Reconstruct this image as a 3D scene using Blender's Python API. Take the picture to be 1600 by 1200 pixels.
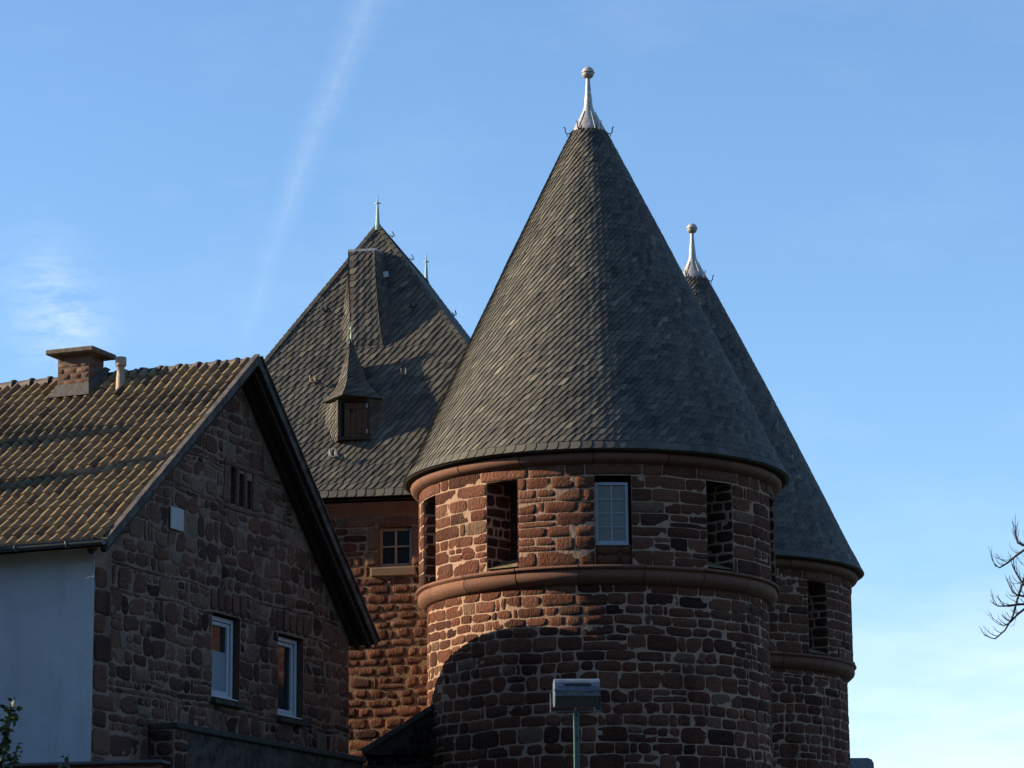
import bpy, math, random
from mathutils import Vector, Matrix, noise
rad = math.radians
S = bpy.context.scene
for o in list(bpy.data.objects): bpy.data.objects.remove(o)

# ------------------------------------------------------------------ camera
F = 4700.0 / 1600.0                       # focal length in picture widths
PITCH, ROLL, CAMP = rad(12.13), rad(-0.5), Vector((0, 0, 1.6))
cd = bpy.data.cameras.new('camera'); cam = bpy.data.objects.new('camera', cd)
S.collection.objects.link(cam); S.camera = cam
cd.sensor_width = 36; cd.lens = 36 * F; cd.clip_start = 0.1; cd.clip_end = 6000
cam.matrix_world = Matrix.Translation(CAMP) @ Matrix.Rotation(math.pi / 2 + PITCH, 4, 'X') @ Matrix.Rotation(ROLL, 4, 'Z')
CM = cam.matrix_world.to_3x3()
def at(px, py, Y):
    """world point at depth Y seen at photo pixel px,py (1600x1200)"""
    r = CM @ Vector(((px - 800) / 4700, (600 - py) / 4700, -1)); return CAMP + r * (Y / r.y)

# ------------------------------------------------------------------ light
SUN_EL = rad(20.0); SUN_DIR = Vector((-0.9981, 0.061, 0)).normalized()
sd = SUN_DIR * math.cos(SUN_EL) + Vector((0, 0, math.sin(SUN_EL)))
sl = bpy.data.lights.new('sun', 'SUN'); sl.energy = 5.0; sl.angle = rad(0.5); sl.color = (1.0, 0.81, 0.57)
so = bpy.data.objects.new('sun', sl); S.collection.objects.link(so)
so.rotation_euler = sd.to_track_quat('Z', 'Y').to_euler(); so.location = (-40, 20, 40)
W = bpy.data.worlds.new('World'); S.world = W; W.use_nodes = True
S.view_settings.view_transform = 'Standard'; S.view_settings.look = 'None'
S.view_settings.exposure = 1.05; S.view_settings.gamma = 1
def world():
    nt = W.node_tree; N = nt.nodes; L = nt.links
    for n in list(N): N.remove(n)
    out = N.new('ShaderNodeOutputWorld'); bg = N.new('ShaderNodeBackground'); L.new(bg.outputs[0], out.inputs[0])
    sky = N.new('ShaderNodeTexSky'); sky.sky_type = 'NISHITA'; sky.sun_disc = False
    sky.sun_elevation = SUN_EL; sky.sun_rotation = math.atan2(SUN_DIR.x, SUN_DIR.y)
    sky.air_density = 1.0; sky.dust_density = 0.3; sky.ozone_density = 2.0; sky.altitude = 200
    bg.inputs['Strength'].default_value = 0.098
    tc = N.new('ShaderNodeTexCoord'); sp = N.new('ShaderNodeSeparateXYZ'); L.new(tc.outputs['Generated'], sp.inputs[0])
    def m(op, a, b=None, c=None):
        n = N.new('ShaderNodeMath'); n.operation = op
        for i, v in enumerate((a, b, c)):
            if v is None: continue
            if isinstance(v, (int, float)): n.inputs[i].default_value = v
            else: L.new(v, n.inputs[i])
        return n.outputs[0]
    X, Y, Z = sp.outputs
    Ym = m('MAXIMUM', Y, 0.02); u = m('DIVIDE', X, Ym); v = m('DIVIDE', Z, Ym)
    def nz(scale, det, sx=1, sy=1, ox=0.0):
        cx = N.new('ShaderNodeCombineXYZ'); L.new(m('MULTIPLY', u, sx), cx.inputs[0]); L.new(m('MULTIPLY', v, sy), cx.inputs[1]); cx.inputs[2].default_value = ox
        t = N.new('ShaderNodeTexNoise'); t.inputs['Scale'].default_value = scale; t.inputs['Detail'].default_value = det
        t.inputs['Roughness'].default_value = 0.62; L.new(cx.outputs[0], t.inputs['Vector']); return t.outputs['Fac']
    front = m('GREATER_THAN', Y, 0.05)
    # contrail: a long faint arc high in the sky
    vv = m('SUBTRACT', v, 0.2336)
    cen = m('ADD', -0.0905, m('ADD', m('MULTIPLY', vv, 0.275), m('MULTIPLY', m('MULTIPLY', vv, vv), 0.62)))
    wob = m('MULTIPLY', m('SUBTRACT', nz(22, 2), 0.5), 0.004)
    d = m('ABSOLUTE', m('ADD', m('SUBTRACT', u, cen), wob))
    wid = m('ADD', 0.0042, m('MULTIPLY', vv, 0.050))
    g = m('POWER', m('MAXIMUM', m('SUBTRACT', 1.0, m('DIVIDE', d, wid)), 0.0), 1.3)
    fade = m('MINIMUM', m('MAXIMUM', m('MULTIPLY', m('SUBTRACT', v, 0.212), 13.0), 0.0), 1.0)
    streak = m('ADD', 0.15, m('MULTIPLY', nz(75, 6, 1.0, 2.6, 3.0), 1.75))
    con = m('MULTIPLY', m('MULTIPLY', m('MULTIPLY', g, fade), streak), 0.062)
    # small wispy cloud
    du = m('DIVIDE', m('ADD', m('SUBTRACT', u, -0.1555), m('MULTIPLY', m('SUBTRACT', v, 0.243), 0.25)), 0.015); dv = m('DIVIDE', m('SUBTRACT', v, 0.240), 0.023)
    r2 = m('ADD', m('MULTIPLY', du, du), m('MULTIPLY', dv, dv))
    gg = m('EXPONENT', m('MULTIPLY', r2, -1.1))
    wis = m('MULTIPLY', gg, m('MAXIMUM', m('MULTIPLY', m('SUBTRACT', nz(85, 8, 0.8, 2.4, 1.3), 0.34), 2.6), 0.0))
    cl = m('MULTIPLY', wis, 0.30)
    # thin veil of cirrus low in the sky
    low = m('MINIMUM', m('MAXIMUM', m('MULTIPLY', m('SUBTRACT', 0.175, v), 8.0), 0.0), 1.0)
    side = m('MINIMUM', m('MAXIMUM', m('ADD', 0.55, m('MULTIPLY', u, 3.0)), 0.0), 1.2)
    veil = m('MULTIPLY', m('MULTIPLY', low, side), m('MULTIPLY', m('MAXIMUM', m('SUBTRACT', nz(9, 8, 1.0, 3.4, 5.0), 0.26), 0.0), 2.5))
    faint = m('MULTIPLY', m('MAXIMUM', m('SUBTRACT', nz(9, 5, 1.0, 2.0, 9.0), 0.50), 0.0), 0.16)
    tot = m('MINIMUM', m('MULTIPLY', m('ADD', m('ADD', con, cl), m('ADD', m('MULTIPLY', veil, 0.66), faint)), front), 0.9)
    tint = N.new('ShaderNodeMix'); tint.data_type = 'RGBA'; tint.blend_type = 'MULTIPLY'; tint.inputs[0].default_value = 1
    L.new(sky.outputs[0], tint.inputs[6]); tint.inputs[7].default_value = (0.815, 0.975, 1.135, 1)
    W['tint'] = 1
    mx = N.new('ShaderNodeMix'); mx.data_type = 'RGBA'; L.new(tot, mx.inputs[0]); L.new(tint.outputs[2], mx.inputs[6])
    mx.inputs[7].default_value = (7.3, 7.45, 7.9, 1)
    L.new(mx.outputs[2], bg.inputs['Color'])
world()

# ------------------------------------------------------------------ helpers
COL = S.collection
def tag(o, label=None, cat=None, group=None, kind=None):
    if label: o['label'] = label
    if cat: o['category'] = cat
    if group: o['group'] = group
    if kind: o['kind'] = kind
    return o
def thing(name, label, cat, loc=(0, 0, 0), rz=0, group=None):
    o = bpy.data.objects.new(name, None); COL.objects.link(o); o.location = loc; o.rotation_euler = (0, 0, rz)
    o.empty_display_size = 0.3
    return tag(o, label, cat, group)
class MB:
    def __init__(s): s.v = []; s.f = []; s.m = []; s.t = []; s.e = []; s.sm = []
    def vert(s, p, tone=0.5, edge=1.0):
        s.v.append(tuple(p)); s.t.append(tone); s.e.append(edge); return len(s.v) - 1
    def face(s, ids, m=0, sm=False): s.f.append(tuple(ids)); s.m.append(m); s.sm.append(sm)
    def poly(s, pts, m=0, tone=0.5, sm=False, edge=1.0): s.face([s.vert(p, tone, edge) for p in pts], m, sm)
    def box(s, c, d, m=0, tone=0.5, ax=None, bev=0.0):
        """centre c, full size d, axes ax (3 vectors)"""
        ax = ax or (Vector((1, 0, 0)), Vector((0, 1, 0)), Vector((0, 0, 1))); c = Vector(c)
        if bev > 0:
            b = min(bev, min(d) * 0.45); hx, hy, hz = d[0] / 2, d[1] / 2, d[2] / 2; P = {}
            def vv(x, y, z): 
                k = (x, y, z)
                if k not in P: P[k] = s.vert(c + ax[0] * x + ax[1] * y + ax[2] * z, tone)
                return P[k]
            X, Y, Z = (hx - b, hy - b, hz - b)
            for sx in (-1, 1):
                s.face([vv(sx * hx, -Y, -Z), vv(sx * hx, Y, -Z), vv(sx * hx, Y, Z), vv(sx * hx, -Y, Z)], m)
                s.face([vv(-X, sx * hy, -Z), vv(X, sx * hy, -Z), vv(X, sx * hy, Z), vv(-X, sx * hy, Z)], m)
                s.face([vv(-X, -Y, sx * hz), vv(X, -Y, sx * hz), vv(X, Y, sx * hz), vv(-X, Y, sx * hz)], m)
                for sy in (-1, 1):
                    s.face([vv(sx * hx, sy * Y, -Z), vv(sx * hx, sy * Y, Z), vv(sx * X, sy * hy, Z), vv(sx * X, sy * hy, -Z)], m)
                    s.face([vv(sx * hx, -Y, sy * Z), vv(sx * hx, Y, sy * Z), vv(sx * X, Y, sy * hz), vv(sx * X, -Y, sy * hz)], m)
                    s.face([vv(-X, sx * hy, sy * Z), vv(X, sx * hy, sy * Z), vv(X, sx * Y, sy * hz), vv(-X, sx * Y, sy * hz)], m)
                    for sz in (-1, 1):
                        s.face([vv(sx * hx, sy * Y, sz * Z), vv(sx * X, sy * hy, sz * Z), vv(sx * X, sy * Y, sz * hz)], m)
            return
        i = [s.vert(c + ax[0] * (x * d[0] / 2) + ax[1] * (y * d[1] / 2) + ax[2] * (z * d[2] / 2), tone) for x in (-1, 1) for y in (-1, 1) for z in (-1, 1)]
        for q in ((0, 1, 3, 2), (4, 6, 7, 5), (0, 4, 5, 1), (2, 3, 7, 6), (0, 2, 6, 4), (1, 5, 7, 3)): s.face([i[k] for k in q], m)
    def tube(s, pts, rs, n=8, m=0, tone=0.5, cap=True):
        pts = [Vector(p) for p in pts]; rings = []
        for i, p in enumerate(pts):
            d = (pts[min(i + 1, len(pts) - 1)] - pts[max(i - 1, 0)]).normalized()
            a = d.orthogonal().normalized() if i == 0 else (a - d * a.dot(d)).normalized()
            b = d.cross(a); r = rs[i] if isinstance(rs, (list, tuple)) else rs
            rings.append([s.vert(p + (a * math.cos(2 * math.pi * k / n) + b * math.sin(2 * math.pi * k / n)) * r, tone) for k in range(n)])
        for i in range(len(rings) - 1):
            for k in range(n): s.face([rings[i][k], rings[i][(k + 1) % n], rings[i + 1][(k + 1) % n], rings[i + 1][k]], m, True)
        if cap: s.face(rings[0][::-1], m); s.face(rings[-1], m)
    def lathe(s, prof, n=96, m=0, a0=0, a1=2 * math.pi, sm=True, c=(0, 0), joint=0, tone=0.5, lean=None):
        full = abs(a1 - a0 - 2 * math.pi) < 1e-6; cnt = n if full else n + 1; rings = []
        for (r, z) in prof:
            dx, dy = (lean(z) if lean else (0, 0))
            rings.append([s.vert((c[0] + dx + r * math.sin(a0 + (a1 - a0) * k / n), c[1] + dy - r * math.cos(a0 + (a1 - a0) * k / n), z), tone) for k in range(cnt)])
        for i in range(len(rings) - 1):
            for k in range(n): s.face([rings[i][k], rings[i][(k + 1) % cnt], rings[i + 1][(k + 1) % cnt], rings[i + 1][k]], m, sm)
    def build(s, name, mats, parent=None, label=None):
        me = bpy.data.meshes.new(name); me.from_pydata(s.v, [], s.f)
        for mt in (mats if isinstance(mats, (list, tuple)) else [mats]): me.materials.append(mt)
        me.polygons.foreach_set('material_index', s.m); me.polygons.foreach_set('use_smooth', s.sm)
        for nm, dat in (('tone', s.t), ('edge', s.e)):
            a = me.attributes.new(nm, 'FLOAT', 'POINT'); a.data.foreach_set('value', dat)
        me.update(); o = bpy.data.objects.new(name, me); COL.objects.link(o)
        if parent: o.parent = parent
        if label: o['label'] = label
        return o

# ------------------------------------------------------------------ materials
class MT:
    def __init__(s, name, rough=0.85, spec=0.3):
        s.mat = bpy.data.materials.new(name); s.mat.use_nodes = True; s.nt = s.mat.node_tree; s.N = s.nt.nodes; s.L = s.nt.links
        s.b = s.N['Principled BSDF']; s.b.inputs['Roughness'].default_value = rough; s.b.inputs['Specular IOR Level'].default_value = spec
        s.tc = s.N.new('ShaderNodeTexCoord').outputs['Object']
    def _l(s, v, sock):
        if hasattr(v, 'is_output'): s.L.new(v, sock)
        elif isinstance(v, tuple): sock.default_value = tuple(v)[:3] + ((1,) if len(sock.default_value) == 4 else ())
        else: sock.default_value = v
    def noise(s, scale, det=5, rough=0.6, stretch=(1, 1, 1), off=0):
        mp = s.N.new('ShaderNodeMapping'); mp.inputs['Scale'].default_value = stretch; mp.inputs['Location'].default_value = (off, off * .7, off * 1.3); s.L.new(s.tc, mp.inputs['Vector'])
        n = s.N.new('ShaderNodeTexNoise'); n.inputs['Scale'].default_value = scale; n.inputs['Detail'].default_value = det; n.inputs['Roughness'].default_value = rough
        s.L.new(mp.outputs[0], n.inputs['Vector']); return n.outputs['Fac']
    def attr(s, nm):
        a = s.N.new('ShaderNodeAttribute'); a.attribute_name = nm; return a.outputs['Fac']
    def m(s, op, a, b=0.0, clamp=False):
        n = s.N.new('ShaderNodeMath'); n.operation = op; n.use_clamp = clamp; s._l(a, n.inputs[0]); s._l(b, n.inputs[1]); return n.outputs[0]
    def step(s, v, lo, hi):
        n = s.N.new('ShaderNodeMapRange'); n.interpolation_type = 'SMOOTHSTEP'; s._l(v, n.inputs[0]); n.inputs[1].default_value = lo; n.inputs[2].default_value = hi; return n.outputs[0]
    def ramp(s, v, stops):
        n = s.N.new('ShaderNodeValToRGB'); s._l(v, n.inputs[0]); cr = n.color_ramp
        while len(cr.elements) < len(stops): cr.elements.new(0.5)
        for e, (p, c) in zip(cr.elements, stops): e.position = p; e.color = tuple(c) + (1,)
        return n.outputs[0]
    def mix(s, f, a, b, bt='MIX'):
        n = s.N.new('ShaderNodeMix'); n.data_type = 'RGBA'; n.blend_type = bt; s._l(f, n.inputs[0]); s._l(a, n.inputs[6]); s._l(b, n.inputs[7]); return n.outputs[2]
    def scale(s, col, f):
        n = s.N.new('ShaderNodeVectorMath'); n.operation = 'SCALE'; s._l(col, n.inputs[0]); s._l(f, n.inputs[3]); return n.outputs[0]
    def out(s, col, height=None, dist=0.01, strength=1.0):
        s._l(col, s.b.inputs['Base Color'])
        if height is not None:
            b = s.N.new('ShaderNodeBump'); b.inputs['Distance'].default_value = dist; b.inputs['Strength'].default_value = strength
            s._l(height, b.inputs['Height']); s.L.new(b.outputs[0], s.b.inputs['Normal'])
        return s.mat

def stone_mat(name, stops, mortar, streak=True, cover=0.35, dist=0.03):
    t = MT(name, 0.92, 0.12)
    base = t.ramp(t.attr('tone'), stops)
    n1 = t.noise(2.2, 6); n2 = t.noise(16, 6, 0.7); n3 = t.noise(60, 3, 0.7, off=3)
    base = t.scale(base, t.m('ADD', 0.55, t.m('ADD', t.m('MULTIPLY', n1, 0.45), t.m('MULTIPLY', n2, 0.50))))
    stain = t.m('SUBTRACT', 1.0, t.m('MULTIPLY', t.step(t.noise(0.7, 6, 0.65, (1.6, 1.6, 0.5), 13), 0.48, 0.70), 0.38))
    yel = t.step(t.noise(1.1, 5, 0.7, off=7), 0.54, 0.72)
    base = t.mix(t.m('MULTIPLY', yel, 0.22), base, (0.27, 0.20, 0.12))
    mn = t.scale(mortar, t.m('ADD', 0.65, t.m('MULTIPLY', t.noise(9, 6, 0.7), 0.7)))
    e = t.m('ADD', t.attr('edge'), t.m('MULTIPLY', t.m('SUBTRACT', t.noise(7, 6, 0.7, off=11), 0.5), 1.1 * cover + 0.20))
    f = t.step(e, cover - 0.10, cover + 0.10)
    col = t.scale(t.mix(f, mn, base), stain)
    h = t.m('ADD', t.m('MULTIPLY', t.noise(17, 4, 0.62, (1.4, 1.4, 0.8) if streak else (1, 1, 1), 5), 1.0), t.m('MULTIPLY', n3, 0.15))
    h = t.m('MULTIPLY', h, t.m('ADD', 0.12, t.m('MULTIPLY', f, 0.88)))
    return t.out(col, h, dist, 1.0)
RED = [(0, (0.050, 0.025, 0.021)), (0.2, (0.078, 0.034, 0.025)), (0.45, (0.135, 0.053, 0.033)), (0.7, (0.180, 0.074, 0.046)), (0.9, (0.210, 0.096, 0.062)), (1, (0.20, 0.125, 0.082))]
M_tower = stone_mat('red_sandstone', RED, (0.33, 0.22, 0.155), cover=0.22, dist=0.15)
M_shed = stone_mat('shaded_dark_stone', [(0, (0.015, 0.012, 0.011)), (1, (0.035, 0.026, 0.022))], (0.035, 0.030, 0.027), cover=0.26, dist=0.08)  # near-black stone for the added shed, shade put into its colour
M_gate = stone_mat('gate_sandstone', RED, (0.23, 0.155, 0.095), cover=0.30, dist=0.15)
GREY = [(0, (0.055, 0.034, 0.028)), (0.35, (0.125, 0.070, 0.053)), (0.6, (0.185, 0.093, 0.064)), (0.85, (0.20, 0.132, 0.095)), (1, (0.23, 0.17, 0.125))]
M_rubble = stone_mat('rubble_stone', GREY, (0.215, 0.155, 0.115), streak=False, cover=0.30, dist=0.10)
def dressed(name, c1, c2, rough=0.85):
    t = MT(name, rough, 0.2); n = t.noise(3, 6); n2 = t.noise(30, 5, 0.7)
    c = t.mix(t.m('ADD', t.m('MULTIPLY', n, 0.5), t.m('MULTIPLY', t.attr('tone'), 0.5)), c1, c2); c = t.scale(c, t.m('ADD', 0.62, t.m('MULTIPLY', n2, 0.6)))
    c = t.mix(t.m('MULTIPLY', t.step(t.noise(2.2, 6, 0.75, (1.4, 1.4, 0.35), 4), 0.50, 0.72), 0.45), c, (0.045, 0.035, 0.030))
    # joints between the moulded blocks, by angle
    return t.out(c, n2, 0.012)
M_dress = dressed('dressed_sandstone', (0.125, 0.060, 0.042), (0.215, 0.108, 0.070))
M_gdress = dressed('dressed_yellow_sandstone', (0.17, 0.10, 0.06), (0.23, 0.15, 0.09))
def sill_mat():
    t = MT('mossy_sandstone'); n = t.noise(7, 6, 0.7)
    c = t.mix(t.step(n, 0.42, 0.6), (0.23, 0.14, 0.10), (0.10, 0.115, 0.03)); return t.out(c, t.noise(30, 4), 0.02)
M_sill = sill_mat()
def slate_mat():
    t = MT('slate', 0.72, 0.14)
    c = t.ramp(t.attr('tone'), [(0, (0.045, 0.044, 0.042)), (0.35, (0.073, 0.069, 0.060)), (0.7, (0.104, 0.097, 0.079)), (0.92, (0.138, 0.126, 0.096)), (1, (0.19, 0.172, 0.13))])
    n = t.noise(1.3, 6, 0.65); lic = t.step(t.noise(5, 7, 0.75, off=4), 0.52, 0.75)
    run = t.m('SUBTRACT', 1.0, t.m('MULTIPLY', t.step(t.noise(2.4, 6, 0.7, (1, 1, 0.16), 21), 0.52, 0.70), 0.30)); c = t.scale(c, run)
    c = t.scale(c, t.m('ADD', 0.72, t.m('MULTIPLY', n, 0.56))); c = t.mix(t.m('MULTIPLY', lic, 0.30), c, (0.125, 0.108, 0.070))
    c = t.mix(t.m('MULTIPLY', t.step(t.noise(26, 4, 0.6, off=8), 0.66, 0.74), 0.35), c, (0.24, 0.24, 0.20))
    return t.out(c, t.noise(38, 5, 0.7), 0.006)
M_slate = slate_mat()
def tile_mat():
    t = MT('clay_tile', 0.8, 0.25)
    c = t.ramp(t.attr('tone'), [(0, (0.060, 0.040, 0.028)), (0.3, (0.15, 0.098, 0.054)), (0.55, (0.225, 0.152, 0.080)), (0.8, (0.215, 0.158, 0.072)), (1, (0.22, 0.125, 0.064))])
    n = t.noise(2, 6, 0.7); n2 = t.noise(22, 6, 0.7)
    c = t.scale(c, t.m('ADD', 0.50, t.m('ADD', t.m('MULTIPLY', n, 0.5), t.m('MULTIPLY', n2, 0.5))))
    c = t.mix(t.m('MULTIPLY', t.step(t.noise(7, 6, 0.7, off=5), 0.5, 0.7), 0.45), c, (0.15, 0.145, 0.05))
    # dark irregular bands stretched along the ridge
    dk = t.step(t.noise(0.9, 4, 0.5, (1, 0.25, 1), 2), 0.53, 0.66); c = t.mix(t.m('MULTIPLY', dk, 0.6), c, (0.045, 0.038, 0.03))
    return t.out(c, n2, 0.012)
M_tile = tile_mat()
def plain(name, c, rough=0.7, var=0.25, sc=8, spec=0.3, metal=0.0, bump=0.004, c2=None, stretch=(1, 1, 1)):
    t = MT(name, rough, spec); t.b.inputs['Metallic'].default_value = metal
    n = t.noise(sc, 6, 0.65, stretch); col = t.mix(t.step(n, 0.35, 0.65), c, c2) if c2 else t.scale(c, t.m('ADD', 1 - var, t.m('MULTIPLY', n, 2 * var)))
    return t.out(col, n, bump)
M_lead = plain('lead_sheet', (0.26, 0.26, 0.255), 0.5, metal=0.4, sc=9, c2=(0.44, 0.43, 0.41), bump=0.01)
M_copper = plain('green_copper', (0.22, 0.36, 0.30), 0.6, 0.2, c2=(0.33, 0.46, 0.40))
M_iron = plain('dark_iron', (0.035, 0.04, 0.05), 0.55, metal=0.4)
M_zinc = plain('zinc', (0.22, 0.26, 0.28), 0.5, metal=0.4, sc=5)
M_white = plain('white_paint', (0.42, 0.46, 0.50), 0.45, 0.06)
M_cream = plain('painted_wood', (0.28, 0.20, 0.14), 0.6, 0.12)
M_weather = plain('weathered_board', (0.050, 0.045, 0.042), 0.85, 0.4, 5, stretch=(1, 1, 1), c2=(0.12, 0.105, 0.09), bump=0.03)
M_darkwood = plain('dark_wood', (0.035, 0.026, 0.020), 0.85, 0.35, 14)
def door_mat():
    t = MT('door_wood', 0.8, 0.2); n = t.noise(14, 5, 0.6, (6, 6, 1)); return t.out(t.mix(n, (0.050, 0.026, 0.017), (0.105, 0.056, 0.036)), n, 0.008)
M_door = door_mat()
def render_mat():
    t = MT('white_render', 0.9, 0.1); n = t.noise(1.2, 6); f = t.noise(55, 4, 0.7)
    dirt = t.step(t.noise(1.6, 6, 0.7, (2.2, 2.2, 0.22), 3), 0.50, 0.72)
    return t.out(t.scale(t.mix(t.m('MULTIPLY', dirt, 0.30), (0.50, 0.54, 0.57), (0.30, 0.31, 0.31)), t.m('ADD', 0.80, t.m('MULTIPLY', n, 0.35))), t.m('ADD', f, t.m('MULTIPLY', n, 2)), 0.03)
M_render = render_mat()
M_patch = plain('plaster_patch', (0.42, 0.42, 0.40), 0.9, 0.15, 9, bump=0.01)
M_moss = plain('mossy_render', (0.026, 0.026, 0.020), 0.95, sc=4.5, c2=(0.085, 0.070, 0.055), bump=0.08)
M_cope = plain('mossy_coping', (0.03, 0.034, 0.026), 0.95, sc=5, c2=(0.055, 0.055, 0.045), bump=0.02)
M_concrete = plain('concrete_cap', (0.085, 0.070, 0.056), 0.9, sc=9, c2=(0.15, 0.12, 0.095), bump=0.01)
M_blank = plain('black_interior', (0.008, 0.008, 0.009), 0.9, 0.1)
M_pole = plain('green_painted_steel', (0.07, 0.14, 0.115), 0.5, 0.2, 12)
M_alu = plain('weathered_aluminium', (0.070, 0.10, 0.13), 0.5, sc=14, metal=0.1, c2=(0.12, 0.155, 0.19))
M_lens = plain('dusty_lamp_glass', (0.030, 0.038, 0.040), 0.25, 0.3, 20, spec=0.5)
def glass(name, c, rough=0.06, spec=0.6):
    t = MT(name, rough, spec); n = t.noise(1.7, 2); return t.out(t.scale(c, t.m('ADD', 0.8, t.m('MULTIPLY', n, 0.4))), n, 0.01, 0.3)
M_glass = glass('window_glass', (0.014, 0.019, 0.024), 0.12, 0.35)
M_curtain = glass('curtained_glass', (0.15, 0.16, 0.145), 0.35, 0.4)
M_blind = glass('blind_behind_glass', (0.20, 0.26, 0.30), 0.3, 0.4)
M_bark = plain('bark', (0.055, 0.045, 0.04), 0.9, 0.4, 12, bump=0.01)
def leaf_mat():
    t = MT('leaf', 0.6, 0.3); return t.out(t.ramp(t.attr('tone'), [(0, (0.018, 0.035, 0.012)), (0.6, (0.040, 0.070, 0.020)), (1, (0.075, 0.105, 0.03))]))
M_leaf = leaf_mat()
def ground_mat():
    t = MT('ground', 0.95, 0.1); n = t.noise(0.15, 6); n2 = t.noise(6, 6, 0.7)
    return t.out(t.mix(t.step(n, 0.45, 0.55), (0.05, 0.07, 0.025), t.scale((0.09, 0.08, 0.06), t.m('ADD', 0.6, n2))), n2, 0.05)
M_ground = ground_mat()
M_asphalt = plain('asphalt', (0.05, 0.05, 0.05), 0.9, 0.3, 18, bump=0.01)
M_kerb = plain('kerb_stone', (0.22, 0.21, 0.2), 0.9, 0.2, 9, bump=0.01)
def brick_mat():
    t = MT('brick', 0.9, 0.15); c = t.ramp(t.attr('tone'), [(0, (0.07, 0.035, 0.026)), (0.5, (0.125, 0.062, 0.042)), (1, (0.17, 0.10, 0.07))])
    n = t.noise(20, 5, 0.7); e = t.m('ADD', t.attr('edge'), t.m('MULTIPLY', t.m('SUBTRACT', n, 0.5), 0.5)); f = t.step(e, 0.05, 0.25)
    return t.out(t.mix(f, (0.125, 0.095, 0.075), t.scale(c, t.m('ADD', 0.6, t.m('MULTIPLY', n, 0.8)))), n, 0.012)
M_brick = brick_mat()

# ------------------------------------------------------------------ masonry
def layout(s0, s1, z0, z1, R, hm=(0.2, 0.34), wm=(0.3, 0.85), blocks=(), breaks=(), split=0.18, gap=0.028, filler=0.1):
    """courses of stones; returns rects (s, z, w, h) inside [s0,s1]x[z0,z1] leaving the blocks free"""
    br = sorted(set([z0, z1] + [b for b in breaks if z0 < b < z1] + [b[2] for b in blocks if z0 < b[2] < z1] + [b[3] for b in blocks if z0 < b[3] < z1]))
    cuts = [br[0]]
    for a, b in zip(br, br[1:]):
        if b - a < 0.04: continue
        z = a
        while b - z > hm[1] * 1.15:
            h = R.uniform(*hm)
            if b - z - h < hm[0] * 0.8: h = (b - z) / 2
            z += h; cuts.append(z)
        cuts.append(b)
    out = []
    for a, b in zip(cuts, cuts[1:]):
        h = b - a
        if h < 0.04: continue
        segs = [(s0, s1)]
        for (sa, sb, za, zb) in blocks:
            if zb > a + 0.01 and za < b - 0.01:
                ns = []
                for (p, q) in segs:
                    if sb <= p or sa >= q: ns.append((p, q)); continue
                    if sa > p: ns.append((p, sa))
                    if sb < q: ns.append((sb, q))
                segs = ns
        for (p, q) in segs:
            s = p
            while q - s > 0.03:
                w = R.uniform(*wm) * (1.15 if R.random() < 0.2 else 1) * (0.75 + 0.6 * h / hm[1] * 0.5)
                if R.random() < filler: w = R.uniform(0.09, 0.2)
                if q - s - w < wm[0] * 0.55: w = q - s
                if w > wm[1] * 1.4: w = w / 2
                if h > 0.25 and R.random() < split:
                    k = R.uniform(0.3, 0.7); nn = 1 if w < 0.4 else 2
                    out.append((s, a, w, h * k, gap))
                    for j in range(nn): out.append((s + w * j / nn, a + h * k, w / nn, h * (1 - k), gap))
                else: out.append((s, a, w, h, gap))
                s += w
    return out
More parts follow.
